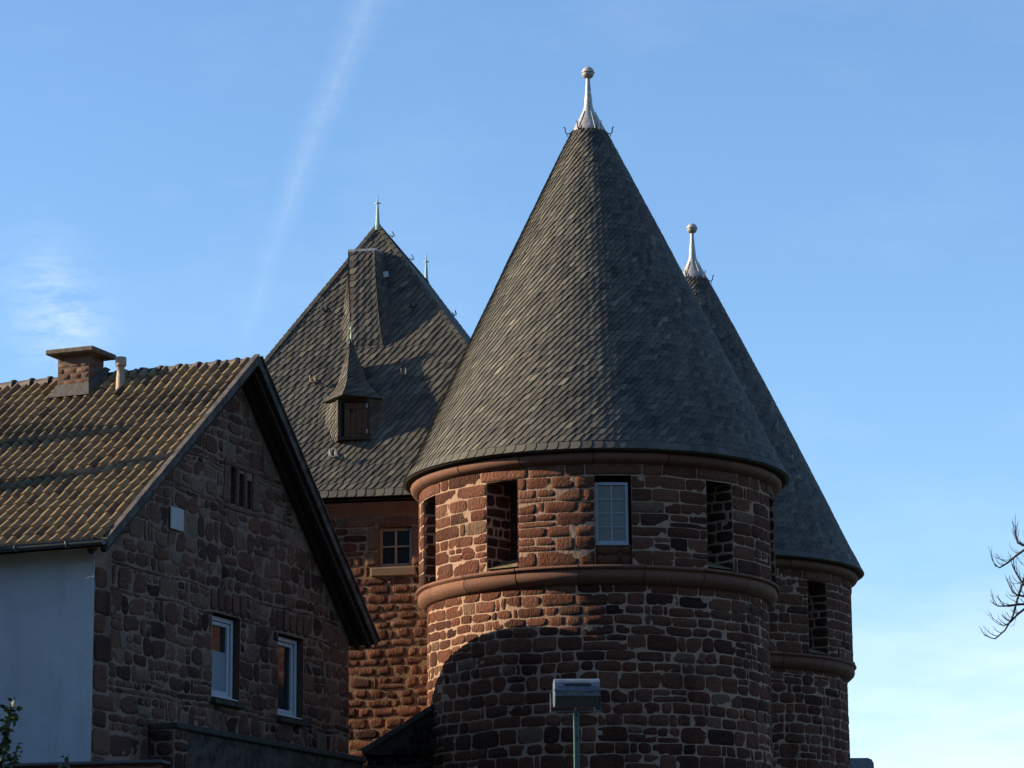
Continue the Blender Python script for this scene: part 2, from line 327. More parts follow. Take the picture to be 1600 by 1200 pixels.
def add_stones(mb, rects, MP, R, depth=(0.012, 0.035), rough=0.012, rc=0.03, warp=0.012, mat=0, res=0.075, tone=None, seed=0.0, skew=0.012):
    for (s, z, w, h, gap) in rects:
        g = gap * R.uniform(0.7, 1.5)
        hw, hh = (w - g) / 2, (h - g) / 2
        if hw < 0.015 or hh < 0.015: continue
        cs, cz = s + w / 2, z + h / 2; D = R.uniform(*depth); tn = min(1, max(0, R.gauss(0.56, 0.20))) if tone is None else tone(R, cs, cz)
        nx = max(2, int(w / res)); ny = max(2, int(h / res))
        def par(n, half):
            e = min(0.35, 0.007 / half); return [-1.0] + [-(1 - e) + 2 * (1 - e) * i / n for i in range(n + 1)] + [1.0]
        A = par(nx, hw); B = par(ny, hh); rcc = min(rc * R.uniform(0.4, 1.6), hw * 0.28, hh * 0.28); ids = []
        tx, ty = R.uniform(-1, 1) * 0.007, R.uniform(-1, 1) * 0.006; kw = min(skew, hh * 0.30, hw * 0.30); CO = [[(R.uniform(-0.9, 0.7) * kw, R.uniform(-0.9, 0.7) * kw) for _ in (0, 1)] for _ in (0, 1)]
        for j, b in enumerate(B):
            row = []
            for i, a in enumerate(A):
                x = a * (hw - rcc * abs(b) ** 7); y = b * (hh - rcc * abs(a) ** 7)
                fa, fb = (a + 1) / 2, (b + 1) / 2
                ox = oy = 0.0
                for ia in (0, 1):
                    for ib in (0, 1):
                        wq = (fa if ia else 1 - fa) * (fb if ib else 1 - fb); ox += wq * CO[ia][ib][0] * (1 if ia else -1); oy += wq * CO[ia][ib][1] * (1 if ib else -1)
                x += ox; y += oy
                S0, Z0 = cs + x, cz + y
                nv = noise.noise_vector(Vector((S0 * 1.1, Z0 * 1.1, seed))) ; S1 = S0 + nv.x * warp * 2.0; Z1 = Z0 + nv.y * warp * 2.6
                nv = noise.noise_vector(Vector((S0 * 6, Z0 * 6, seed + 4))); S1 += nv.x * kw * 0.7; Z1 += nv.y * kw * 0.7
                edge = i in (0, len(A) - 1) or j in (0, len(B) - 1)
                edist = min((1 - abs(a)) * hw, (1 - abs(b)) * hh)
                if edge: d = -0.003; ev = 0.0
                else:
                    d = D * (0.82 + 0.18 * min(1, edist / 0.05)) + noise.noise(Vector((S0 * 9, Z0 * 9, seed + 9))) * rough + a * tx + b * ty
                    ev = min(1.0, 0.36 + edist / 0.06)
                row.append(mb.vert(MP(S1, Z1, d), tn, ev))
            ids.append(row)
        for j in range(len(B) - 1):
            for i in range(len(A) - 1):
                mb.face([ids[j][i], ids[j][i + 1], ids[j + 1][i + 1], ids[j + 1][i]], mat, not (i == 0 or j == 0 or i == len(A) - 2 or j == len(B) - 2))
def grid_base(mb, ss, zs, MP, holes=(), mat=0):
    ss = sorted(set(round(v, 4) for v in ss)); zs = sorted(set(round(v, 4) for v in zs)); idx = {}
    def vi(i, j):
        if (i, j) not in idx: idx[(i, j)] = mb.vert(MP(ss[i], zs[j], 0), 0.5, 0.0)
        return idx[(i, j)]
    for j in range(len(zs) - 1):
        for i in range(len(ss) - 1):
            cs, cz = (ss[i] + ss[i + 1]) / 2, (zs[j] + zs[j + 1]) / 2
            if any(a < cs < b and c < cz < d for (a, b, c, d) in holes): continue
            mb.face([vi(i, j), vi(i + 1, j), vi(i + 1, j + 1), vi(i, j + 1)], mat, False)
def frange(a, b, st):
    n = max(1, int(round((b - a) / st))); return [a + (b - a) * i / n for i in range(n + 1)]

# slates: real thin pieces laid in courses, leaning like old German slating
def slates(mb, surf, q0, q1, trange, w0, e0, R, lean=1.0, wfun=None, thick=0.014, mat=0, tone=None, clip=True):
    q = q0; row = 0
    LV = (0.0, 0.10, 0.40, 0.75, 1.14); RX = (0.50, 0.64, 0.87, 1.10, 1.42)
    while q < q1 - 0.02:
        e = e0(q) if callable(e0) else e0; w = wfun(q) if wfun else w0
        tl, tr = trange(q); n = max(2, int(round((tr - tl) / w))); w = (tr - tl) / n
        t0 = math.floor(tl / w0) * w0 + lean * row * w0 * 0.06 + R.uniform(-0.04, 0.04) * w if not wfun else tl; n += 1
        for k in range(-1, n + 2):
            wk = w; t = t0 + k * w + R.uniform(-0.11, 0.11) * w; tn = tone(R) if tone else min(0.95, max(0, R.gauss(0.45, 0.2)))
            up = R.uniform(-0.002, 0.004); hh = e * R.uniform(0.97, 1.04); L_ = []; R_ = []; LB = []
            for lv, rx in zip(LV, RX):
                qq = q + lv * hh; a, b = trange(min(qq, q1)); tt = t + lean * (rx - 0.5) * wk; lx = tt - lean * (1.10) * wk
                if clip: tt = min(max(tt, a), b); lx = min(max(lx, a), b)
                qq = min(qq, q1 + 0.02)
                hgt = 0.004 + up + thick * (1 - lv) * 0.55
                L_.append((lx, qq, hgt)); R_.append((tt, qq, hgt + (0.010, 0.014, 0.018, 0.019, 0.02)[LV.index(lv)])); LB.append((tt, qq, -0.002))
            if abs(R_[1][0] - L_[1][0]) < 0.012: continue
            li = [mb.vert(surf(*p), tn) for p in L_]; ri = [mb.vert(surf(*p), tn) for p in R_]; bi = [mb.vert(surf(*p), tn * 0.6) for p in LB]
            for i in range(4):
                mb.face([li[i], ri[i], ri[i + 1], li[i + 1]], mat); mb.face([ri[i], bi[i], bi[i + 1], ri[i + 1]], mat)
            bl = mb.vert(surf(L_[0][0], L_[0][1], 0.0), tn * 0.6); mb.face([li[0], bl, bi[0], ri[0]], mat)
        q += e; row += 1
def eave_course(mb, surf, q0, h, tl, tr, w, R, mat=0):
    n = int(round((tr - tl) / w)); w = (tr - tl) / n
    for k in range(n):
        t = tl + k * w; tn = min(1, max(0, R.gauss(0.55, 0.15))); up = R.uniform(0, 0.004)
        P = [(t - 0.03, q0, 0.012), (t + w * 0.93, q0, 0.026), (t + w * 1.06, q0 + h * 0.35, 0.024), (t + w * 1.02, q0 + h * 1.1, 0.014), (t - 0.03, q0 + h * 1.1, 0.004)]
        ids = [mb.vert(surf(a, b, c + up), tn) for a, b, c in P]; mb.face(ids, mat)
        lo = [mb.vert(surf(a, b, -0.012), 0.95) for a, b, c in P[:4]]
        for i in range(3): mb.face([ids[i], lo[i], lo[i + 1], ids[i + 1]], mat)

# ------------------------------------------------------------------ round towers
OP_W, OP_Z0, OP_Z1 = 0.70, 10.22, 11.93
OPA = [-106, -69.4, -32.4, 3.3, 40.0, 77.0]; RU, RLW = 3.58, 3.42
def build_tower(root, seed, first=True):
    R = random.Random(seed)
    cyl = lambda r: (lambda s, z, d: ((r + d) * math.sin(s / r), -(r + d) * math.cos(s / r), z))
    half = rad(112)
    # lower wall
    mb = MB(); cl = cyl(RLW); s1 = half * RLW
    grid_base(mb, frange(-math.pi * RLW, math.pi * RLW, 0.12), [0, 3, 6, 9.9], cl)
    rl = layout(-s1, s1, 0.0, 5.4, R, (0.3, 0.45), (0.35, 0.9), split=0.2) + \
         layout(-s1, s1, 5.4, 8.6, R, (0.21, 0.35), (0.24, 0.66), split=0.22, gap=0.012, filler=0.15) + layout(-s1, s1, 8.6, 9.9, R, (0.18, 0.30), (0.25, 0.7), split=0.25, gap=0.010)
    add_stones(mb, rl, cl, R, depth=(0.004, 0.011), rough=0.008, rc=0.020, warp=0.014, skew=0.018, seed=seed)
    mb.build('lower_wall', M_tower, root)
    # upper wall with arrow-slit niches
    mb = MB(); cu = cyl(RU); hs = []
    for a in OPA: hs.append((rad(a) * RU - OP_W / 2, rad(a) * RU + OP_W / 2, OP_Z0, OP_Z1))
    gb = frange(-math.pi * RU, math.pi * RU, 0.12) + [h[0] for h in hs] + [h[1] for h in hs]
    grid_base(mb, gb, [10.1, OP_Z0, 11, OP_Z1, 12.2], cu, hs)
    s1 = half * RU
    lint = []
    for h in hs:   # broad lintel over every opening
        e = R.uniform(0.14, 0.26); lint.append((h[0] - e, h[1] + R.uniform(0.12, 0.26), OP_Z1, 12.17))
    rects = layout(-s1, s1, 10.2, 12.17, R, (0.16, 0.29), (0.26, 0.85), blocks=hs + lint, split=0.16, gap=0.010, filler=0.08)
    lr = [(a, c, b - a, d - c, 0.03) for (a, b, c, d) in lint]
    add_stones(mb, rects, cu, R, depth=(0.0035, 0.009), rough=0.0065, rc=0.014, warp=0.006, skew=0.009, seed=seed + 50)
    add_stones(mb, lr, cu, R, depth=(0.014, 0.022), rough=0.006, rc=0.01, warp=0.004, seed=seed + 60, tone=lambda r, a, b: r.uniform(0.72, 0.9))
    for ai, h in enumerate(hs):
        if ai == 3 and first: continue
        a = rad(OPA[ai]); n = Vector((math.sin(a), -math.cos(a), 0)); t = Vector((math.cos(a), math.sin(a), 0)); dp = 0.62; wi = 0.20
        rr = math.sqrt(RU * RU - (OP_W / 2) ** 2) + 0.01; Zv = Vector((0, 0, 1))
        for sd_ in (-1, 1):
            A0 = n * rr + t * (sd_ * OP_W / 2); B0 = n * (rr - dp) + t * (sd_ * wi); dr = (B0 - A0).normalized(); ln = (B0 - A0).length
            nn = Vector((-dr.y, dr.x, 0)); nn = nn if nn.dot(t) * sd_ < 0 else -nn
            MP = (lambda A0, dr, nn: (lambda s, z, d: tuple(A0 + dr * s + nn * d + Zv * z)))(A0, dr, nn)
            grid_base(mb, [0, ln], [OP_Z0 - 0.02, OP_Z1], MP)
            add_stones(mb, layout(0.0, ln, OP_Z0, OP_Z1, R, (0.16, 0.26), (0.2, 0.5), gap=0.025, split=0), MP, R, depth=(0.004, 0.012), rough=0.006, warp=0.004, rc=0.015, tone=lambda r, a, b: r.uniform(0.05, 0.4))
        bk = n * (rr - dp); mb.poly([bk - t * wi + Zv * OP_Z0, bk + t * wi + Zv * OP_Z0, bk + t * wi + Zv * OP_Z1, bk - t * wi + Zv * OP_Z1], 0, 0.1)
        MPb = (lambda bk, t, n: (lambda s, z, d: tuple(bk + t * s + n * d + Zv * z)))(bk, t, n)
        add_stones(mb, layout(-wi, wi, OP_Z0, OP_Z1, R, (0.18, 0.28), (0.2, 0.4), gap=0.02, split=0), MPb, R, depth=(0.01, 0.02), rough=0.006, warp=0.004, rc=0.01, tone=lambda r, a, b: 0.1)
        f0 = n * rr; mb.poly([f0 - t * OP_W / 2 + Zv * OP_Z1, f0 + t * OP_W / 2 + Zv * OP_Z1, bk + t * wi + Zv * OP_Z1, bk - t * wi + Zv * OP_Z1], 0, 0.3)
        zb = 10.50; f1 = n * (rr + 0.05)
        mb.poly([f1 - t * (OP_W / 2) + Zv * (OP_Z0 + 0.02), f1 + t * (OP_W / 2) + Zv * (OP_Z0 + 0.02), bk + t * (wi + 0.02) + Zv * zb, bk - t * (wi + 0.02) + Zv * zb], 1, 0.7, edge=1.0)
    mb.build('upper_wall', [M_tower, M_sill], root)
    if first:   # the one glazed opening, with its sash window nearly flush
        a = rad(OPA[3]); n = Vector((math.sin(a), -math.cos(a), 0)); t = Vector((math.cos(a), math.sin(a), 0)); Zv = Vector((0, 0, 1)); ax = (t, n, Zv)
        rr = RU; mb = MB(); w, z0, z1 = OP_W, 10.60, OP_Z1
        inn = rr - 0.34
        for sd_ in (-1, 1):
            mb.poly([n * (rr + 0.0) + t * sd_ * w / 2 + Zv * OP_Z0, n * inn + t * sd_ * w / 2 + Zv * OP_Z0, n * inn + t * sd_ * w / 2 + Zv * z1, n * rr + t * sd_ * w / 2 + Zv * z1], 0, 0.3)
        mb.poly([n * rr - t * w / 2 + Zv * z1, n * rr + t * w / 2 + Zv * z1, n * inn + t * w / 2 + Zv * z1, n * inn - t * w / 2 + Zv * z1], 0, 0.2)
        mb.poly([n * (inn + .0) - t * w / 2 + Zv * OP_Z0, n * inn + t * w / 2 + Zv * OP_Z0, n * inn + t * w / 2 + Zv * z1, n * inn - t * w / 2 + Zv * z1], 0, 0.05)
        MPb = lambda s, z, d: tuple(n * (rr - 0.03 + d) + t * s + Zv * z)
        mb.box(n * (rr - 0.16) + Zv * ((OP_Z0 + z0) / 2), (w - 0.01, 0.24, z0 - OP_Z0), 0, 0.5, ax)
        add_stones(mb, layout(-w / 2, w / 2, OP_Z0, z0, R, (0.15, 0.22), (0.3, 0.5), gap=0.03), MPb, R, tone=lambda r, a, b: r.uniform(0.45, 0.75), rough=0.006, skew=0.004)
        mb.build('window_recess', M_tower, root)
        W_ = thing_part('window', root)
        cc = n * (rr - 0.10); fw = 0.64; fz0, fz1 = z0 + 0.01, 11.81; cc = cc - t * 0.025
        fr = MB()
        for sd_ in (-1, 1): fr.box(cc + t * sd_ * (fw / 2 - 0.03) + Zv * (fz0 + fz1) / 2, (0.06, 0.06, fz1 - fz0), 0, 0.5, ax, 0.008)
        for zz, hh in ((fz0 + 0.035, 0.07), (fz1 - 0.03, 0.06)): fr.box(cc + Zv * zz, (fw - 0.12, 0.058, hh), 0, 0.5, ax, 0.008)
        fr.box(cc + Zv * (fz0 - 0.012) + n * 0.03, (fw, 0.13, 0.03), 0, 0.5, ax, 0.008)
        M_tw = plain('dull_white_paint', (0.27, 0.31, 0.35), 0.5, 0.08); fr.build('frame', M_tw, W_)
        gl = MB(); gl.box(cc - n * 0.008 + Zv * ((fz0 + fz1) / 2), (fw - 0.11, 0.008, fz1 - fz0 - 0.11), 0, 0.5, ax); gl.build('glass', M_curtain, W_)
        gb_ = MB(); gb_.box(cc + Zv * ((fz0 + fz1) / 2), (0.026, 0.026, fz1 - fz0 - 0.13), 0, 0.5, ax)
        for i in (1, 2, 3): gb_.box(cc + Zv * (fz0 + 0.07 + (fz1 - fz0 - 0.13) * i / 4) + n * 0.002, (fw - 0.12, 0.024, 0.018), 0, 0.5, ax)
        gb_.build('glazing_bar', M_tw, W_)
    # string course and cornice, cut into moulded blocks by fine joints
    def ring(name, prof, n, mtl):
        mb = MB(); st = R.uniform(0, 0.4)
        for k in range(n):
            a0 = 2 * math.pi * k / n + st; a1 = 2 * math.pi * (k + 1) / n + st; g = 0.0028
            dz = R.uniform(-0.004, 0.004); dr = R.uniform(-0.003, 0.003)
            mb.lathe([(r + dr, z + dz) for r, z in prof], 10, 0, a0 + g, a1 - g, tone=R.random())
        mb.lathe([(r - 0.012, z) for r, z in prof], 96, 1)
        return mb.build(name, [mtl, M_tower], root)
    ring('string_course', [(3.40, 9.84), (3.44, 9.85), (3.50, 9.875), (3.560, 9.93), (3.595, 9.97), (3.612, 10.025), (3.606, 10.075), (3.590, 10.115), (3.585, 10.12), (3.585, 10.135), (3.645, 10.145), (3.655, 10.17), (3.64, 10.20), (3.50, 10.235)], 18, M_dress)
    ring('cornice', [(3.52, 12.155), (3.60, 12.155), (3.625, 12.17), (3.66, 12.185), (3.715, 12.215), (3.745, 12.26), (3.752, 12.305), (3.735, 12.35), (3.69, 12.38), (3.5, 12.38)], 16, M_dress)
    # conical slate roof
    R0, Z0, R1, Z1 = 3.86, 12.40, 0.36, 19.80; SL = math.hypot(R0 - R1, Z1 - Z0)
    lean = lambda z: (-0.04 * max(0, (z - Z0) / (Z1 - Z0)), 0)
    def rad_at(q):
        f = q / SL; r = R0 + (R1 - R0) * f; r += 0.045 * math.sin(f * math.pi) + 0.03 * max(0, 1 - f * 9) ** 2; return r
    def cone(t, q, d):
        f = q / SL; r = rad_at(q); z = Z0 + (Z1 - Z0) * f; a = t; nr, nz_ = math.cos(0.44), math.sin(0.44)
        r += d * nr; z += d * nz_; r += 0.007 * noise.noise(Vector((a * 3, q * 1.3, seed))); 
        return (lean(z)[0] + r * math.sin(a), -r * math.cos(a), z)
    mb = MB(); mb.lathe([(rad_at(q) - 0.02, Z0 + (Z1 - Z0) * q / SL) for q in frange(0.02, SL, 0.3)], 96, 0, tone=0.2, lean=lean)
    mb.lathe([(3.50, 12.372), (3.83, 12.372), (3.868, 12.376), (3.872, 12.40), (3.86, 12.42)], 120, 0, tone=0.1)
    q = 0.17
    def cslates():
        q = 0.17
        LV = (0.0, 0.10, 0.40, 0.75, 1.14); RX = (0.50, 0.64, 0.87, 1.10, 1.42)
        while q < SL - 0.02:
            f = q / SL; r = rad_at(q); e = 0.153 * (1 - 0.12 * f); w = 0.155 * (1 - 0.40 * f); n = max(14, int(2 * math.pi * r / w)); dw = 2 * math.pi / n; a0 = R.uniform(-0.05, 0.05) * dw; tilt = R.uniform(-1, 1) * 0.006
            ph = R.random() * 6
            for k in range(n):
                t = a0 + (k + R.uniform(-0.12, 0.12)) * dw; tn = min(0.97, max(0, R.gauss(0.46, 0.20)))
                hh = e * R.uniform(0.96, 1.04); dq = tilt * math.sin(t + ph) + R.uniform(-.003, .003); upn = R.uniform(-0.002, 0.005); li = []; ri = []; bi = []
                for lv, rx in zip(LV, RX):
                    tt = t + (rx - 0.5) * dw; lx = tt - 1.10 * dw; qq = min(q + dq + lv * hh, SL + 0.02); hg = 0.004 + upn + 0.008 * (1 - lv)
                    li.append(mb.vert(cone(lx, qq, hg), tn)); ri.append(mb.vert(cone(tt, qq, hg + (0.010, 0.014, 0.018, 0.019, 0.02)[LV.index(lv)]), tn)); bi.append(mb.vert(cone(tt, qq, -0.002), tn * 0.5))
                for i in range(4):
                    mb.face([li[i], ri[i], ri[i + 1], li[i + 1]], 0); mb.face([ri[i], bi[i], bi[i + 1], ri[i + 1]], 0)
                b = mb.vert(cone(t - 1.2 * dw, q + dq, -0.002), tn * 0.5); mb.face([li[0], b, bi[0], ri[0]], 0)
            q += e
    cslates()
    n = 112
    for k in range(n):
        dw = 2 * math.pi / n; t = k * dw; tn = min(1, max(0, R.gauss(0.5, 0.12)))
        P = [(t - .008, -0.005, 0.014), (t + dw * 0.95, -0.005, 0.026), (t + dw * 1.12, 0.07, 0.024), (t + dw * 1.06, 0.2, 0.014), (t - .008, 0.2, 0.006)]
        ids = [mb.vert(cone(*p), tn) for p in P]; mb.face(ids); lo = [mb.vert(cone(p[0], p[1], -0.01), 1.0) for p in P[:4]]
        for i in range(3): mb.face([ids[i], lo[i], lo[i + 1], ids[i + 1]])
    roof = mb.build('roof', M_slate, root)
    # lead finial: skirt, stem and ball, with iron ladder hooks
    x0 = lean(19.8)[0]
    fin = MB(); fin.lathe([(0.41, 19.66), (0.405, 19.70), (0.33, 19.86), (0.262, 20.00), (0.255, 20.005), (0.19, 20.13), (0.135, 20.25), (0.10, 20.36), (0.09, 20.40), (0.078, 20.55), (0.06, 20.72), (0.048, 20.86), (0.042, 21.0)], 28, 0, c=(x0, 0))
    for k in range(6):
        a = k * math.pi / 3 + 0.35; pts = [(x0 + r * math.sin(a), -r * math.cos(a), z) for r, z in ((0.415, 19.69), (0.335, 19.87), (0.266, 20.01), (0.20, 20.13), (0.14, 20.26))]
        fin.tube(pts, 0.008, 5)
    fo = fin.build('finial', M_lead, roof)
    bl = MB(); rb = 0.132; zc = 21.12
    bl.lathe([(0.045, zc - rb * 0.98)] + [(rb * math.cos(b), zc + rb * math.sin(b)) for b in frange(-1.3, -0.03, 0.16)] + [(rb + 0.012, zc - 0.006), (rb + 0.012, zc + 0.006)] + [(rb * math.cos(b), zc + rb * math.sin(b)) for b in frange(0.03, 1.56, 0.16)], 28, 0, c=(x0, 0))
    for k, a in enumerate((-88, -30, 28, 89, 150, 210)):
        h = MB(); a = rad(a); o = [(0.31, 19.90), (0.345, 19.84), (0.40, 19.80), (0.45, 19.79), (0.485, 19.83), (0.49, 19.89), (0.50, 19.93), (0.525, 19.94)]
        h.tube([(x0 + r * math.sin(a), -r * math.cos(a), z) for r, z in o], 0.012, 6)
        h.tube([(x0 + r * math.sin(a), -r * math.cos(a), z) for r, z in ((0.455, 19.79), (0.45, 19.73))], 0.009, 5)
        h.build('ladder_hook', M_iron, roof)
    bl.build('finial_ball', M_lead, roof)
def thing_part(name, parent):
    o = bpy.data.objects.new(name, None); COL.objects.link(o); o.parent = parent; o.empty_display_size = 0.1; return o

t1 = thing('round_tower', 'nearer round red sandstone tower with tall slate cone roof and one small white-framed window', 'tower', (1.68, 60, 0), rad(0.3), 'round towers of the gate')
build_tower(t1, 11)
t2 = thing('round_tower', 'farther round stone tower with slate cone roof, half hidden behind the nearer one', 'tower', (4.52, 71.9, -0.18), rad(5.2), 'round towers of the gate')
build_tower(t2, 37, False)

# ------------------------------------------------------------------ gatehouse (square, hipped slate roof)
GA = rad(-10.02)
gt = thing('gatehouse', 'square stone gatehouse with steep slate hipped roof, behind the stone house and tower', 'gatehouse', (0, 0, 0))
gu = Vector((math.cos(GA), math.sin(GA), 0)); gv = Vector((-math.sin(GA), math.cos(GA), 0)); gP = Vector((-3, 61.9, 0)) + gu * (-0.283)
gt.location = gP; gt.rotation_euler = (0, 0, GA)       # local x = along the front, y = away, z up
R = random.Random(5)
HWG, DEPG, EZ, AZ, SET = 4.589, 9.33, 12.5, 18.94, 2.03
mb = MB()
MPf = lambda s, z, d: (s, 0.30 - d, z)
hole = [(0.40, 1.12, 11.08, 11.93)]
grid_base(mb, [-4.25, 0.40, 1.12, 4.25], [0, 11.08, 11.93, 12.5], MPf, hole)
surr = [(0.16, 0.40, 11.42, 11.93), (0.10, 0.40, 11.08, 11.42), (1.12, 1.45, 11.08, 11.93), (0.24, 1.22, 10.84, 11.08), (-4.25, 4.25, 12.14, 12.5), (-0.5, 1.6, 11.93, 12.14)]
rl = layout(-4.25, 4.25, 0, 5, R, (0.3, 0.42), (0.4, 0.9)) + layout(-4.25, 4.25, 5, 12.14, R, (0.15, 0.27), (0.22, 0.60), blocks=hole + surr, split=0.12, gap=0.022, filler=0.12)
add_stones(mb, rl, MPf, R, depth=(0.006, 0.016), rough=0.014, rc=0.03, warp=0.020, skew=0.025, seed=77)
add_stones(mb, [(a, c, b - a, d - c, 0.02) for a, b, c, d in surr[:3]] + [(-0.5, 11.93, 0.86, 0.21, 0.02), (0.36, 11.93, 1.24, 0.21, 0.02)], MPf, R, depth=(0.02, 0.03), rough=0.010, rc=0.01, warp=0.003, tone=lambda r, a, b: r.uniform(0.85, 1.0))
for (a, b) in ((4.25, 4.25), (-4.25, -4.25)):
    mb.poly([(a, 0.35, 0), (a, 9.0, 0), (a, 9.0, 12.5), (a, 0.35, 12.5)], 0, 0.5, edge=0.0)
mb.poly([(-4.25, 9.0, 0), (4.25, 9.0, 0), (4.25, 9.0, 12.5), (-4.25, 9.0, 12.5)], 0, edge=0.0)
# stones on the two side walls
for sx in (-1, 1):
    MPs = (lambda sx: (lambda s, z, d: (sx * (4.25 + d), s, z)))(sx)
    add_stones(mb, layout(0.35, 9.0, 0, 12.14, R, (0.28, 0.42), (0.4, 0.9), gap=0.035), MPs, R, depth=(0.02, 0.05), rough=0.02, rc=0.03, warp=0.02, seed=78, res=0.2)
mb.build('wall', M_gate, gt)
mb = MB()
for k in range(10):
    a, b = -4.3 + k * 0.86, -4.3 + (k + 1) * 0.86; dd = R.uniform(0, 0.006)
    x = (a + b) / 2
    prof = [(0.36, 12.14), (0.29, 12.145), (0.27, 12.19), (0.22, 12.25), (0.16, 12.32), (0.12, 12.36), (0.10, 12.42), (0.36, 12.46)]
    for (y0, z0), (y1, z1) in zip(prof, prof[1:]): mb.poly([(a + .003, y0 - dd, z0), (b - .003, y0 - dd, z0), (b - .003, y1 - dd, z1), (a + .003, y1 - dd, z1)], 0)
mb.build('cornice', M_dress, gt)
mb = MB(); mb.box((0.73, 0.34, 10.97), (0.96, 0.20, 0.19), 0, bev=0.02); mb.build('window_sill', M_gdress, gt)
wn = thing_part('window', gt); mb = MB()
for x in (0.435, 1.085): mb.box((x, 0.46, 11.505), (0.07, 0.08, 0.85), bev=0.01)
for z in (11.125, 11.885): mb.box((0.76, 0.46, z), (0.58, 0.078, 0.075), bev=0.01)
mb.box((0.76, 0.44, 11.505), (0.042, 0.05, 0.69)); mb.box((0.76, 0.441, 11.52), (0.58, 0.048, 0.034)); mb.build('frame', M_cream, wn)
mb = MB(); mb.box((0.76, 0.47, 11.5), (0.60, 0.01, 0.72)); mb.build('glass', M_glass, wn)
mb = MB()
for x in (0.40, 1.12): mb.poly([(x, 0.33, 11.08), (x, 0.52, 11.08), (x, 0.52, 11.93), (x, 0.33, 11.93)])
mb.poly([(0.4, 0.33, 11.93), (1.12, 0.33, 11.93), (1.12, 0.52, 11.93), (0.4, 0.52, 11.93)]); mb.poly([(0.4, 0.52, 11.08), (1.12, 0.52, 11.08), (1.12, 0.52, 11.93), (0.4, 0.52, 11.93)])
mb.poly([(0.4, 0.33, 11.082), (1.12, 0.33, 11.082), (1.12, 0.52, 11.082), (0.4, 0.52, 11.082)])
mb.build('window_reveal', M_gdress, gt)
# roof faces
E = [Vector((-HWG, 0, EZ)), Vector((HWG, 0, EZ)), Vector((HWG, DEPG, EZ)), Vector((-HWG, DEPG, EZ))]
A1 = Vector((0, SET, AZ)); A2 = Vector((0, DEPG - SET, AZ))
def plane_surf(O, T, Q):
    T = T.normalized(); Q = (Q - T * Q.dot(T)).normalized(); Nn = T.cross(Q)
    return T, Q, Nn
def roof_face(mb, P0, P1, TL, TR, R, detail=True, sc=1.0):
    """P0->P1 eave, TL/TR top (same for triangle)"""
    T = (P1 - P0).normalized(); Qv = (TL - P0); Q = (Qv - T * Qv.dot(T)); H = Q.length; Q.normalize(); Nn = T.cross(Q); Wd = (P1 - P0).length
    lx = (TL - P0).dot(T); rx = (TR - P0).dot(T)
    def flare(q): return 0.10 * max(0, 1 - q / 1.1) ** 2        # small kick at the eaves
    def surf(t, q, d):
        und = 0.012 * noise.noise(Vector((t * 0.9, q * 0.9, 3)))
        return tuple(P0 + T * t + Q * q + Nn * (d + flare(q) + und))
    tr = lambda q: (lx * q / H, Wd + (rx - Wd) * q / H)
    n = 24
    for i in range(n):
        q0, q1 = H * i / n, H * (i + 1) / n; a0, b0 = tr(q0); a1, b1 = tr(q1)
        mb.poly([surf(a0, q0, -0.015), surf(b0, q0, -0.015), surf(b1, q1, -0.015), surf(a1, q1, -0.015)], 0, 0.15)
    if detail:
        slates(mb, surf, 0.17, H, tr, 0.155 * sc, 0.150 * sc, R)
        eave_course(mb, surf, -0.02, 0.17, 0, Wd, 0.20, R)
    return surf, tr, H
R = random.Random(21)
mb = MB()
fsurf, ftr, FH = roof_face(mb, E[0], E[1], A1, A1, R)
roof_face(mb, E[1], E[2], A1, A2, R)
roof_face(mb, E[3], E[0], A2, A1, R, True, 2.0); roof_face(mb, E[2], E[3], A2, A2, R, True, 2.0)
mb.poly([E[0] - Vector((0, 0, .03)), E[1] - Vector((0, 0, .03)), E[2] - Vector((0, 0, .03)), E[3] - Vector((0, 0, .03))], 0, 0.2)
for a, b in ((E[0], A1), (E[1], A1), (E[2], A2), (E[3], A2), (A1, A2)):   # hips and ridge capped by close-set slates
    L_ = (b - a).length; n = int(L_ / 0.15); d = (b - a).normalized(); out = (Vector((a.x, a.y, 0)) - Vector((0, DEPG / 2, 0))); out.z = 0
    up = Vector((0, 0, 1)) if abs(d.z) < 0.1 else (out.normalized() + Vector((0, 0, .35))).normalized(); up = (up - d * up.dot(d)).normalized(); sd_ = d.cross(up)
    for k in range(n):
        p = a + d * (L_ * k / n); q = a + d * (L_ * (k + 1.25) / n); tn = R.gauss(0.5, 0.15)
        fl = max(0, 1 - (p.z - EZ) / 1.1) ** 2 * 0.10 if abs(d.z) > .1 else 0
        for s2 in (-1, 1): mb.poly([p + up * (0.055 + fl), p + up * (0.0 + fl) + sd_ * (s2 * 0.07), q + up * (-0.015 + fl) + sd_ * (s2 * 0.07), q + up * (0.04 + fl)], 0, tn)
groof = mb.build('roof', M_slate, gt)
for A in (A1, A2):
    mb = MB(); z = A.z
    mb.lathe([(0.09, z - 0.12), (0.055, z + 0.02), (0.042, z + 0.10), (0.036, z + 0.28), (0.022, z + 0.46), (0.020, z + 0.48), (0.045, z + 0.495), (0.045, z + 0.51), (0.016, z + 0.53), (0.012, z + 0.64), (0.004, z + 0.74)], 14, 0, c=(A.x, A.y))
    mb.tube([(A.x - 0.07, A.y, z + 0.50), (A.x + 0.07, A.y, z + 0.50)], 0.012, 6)
    mb.build('ridge_finial', M_copper, groof)
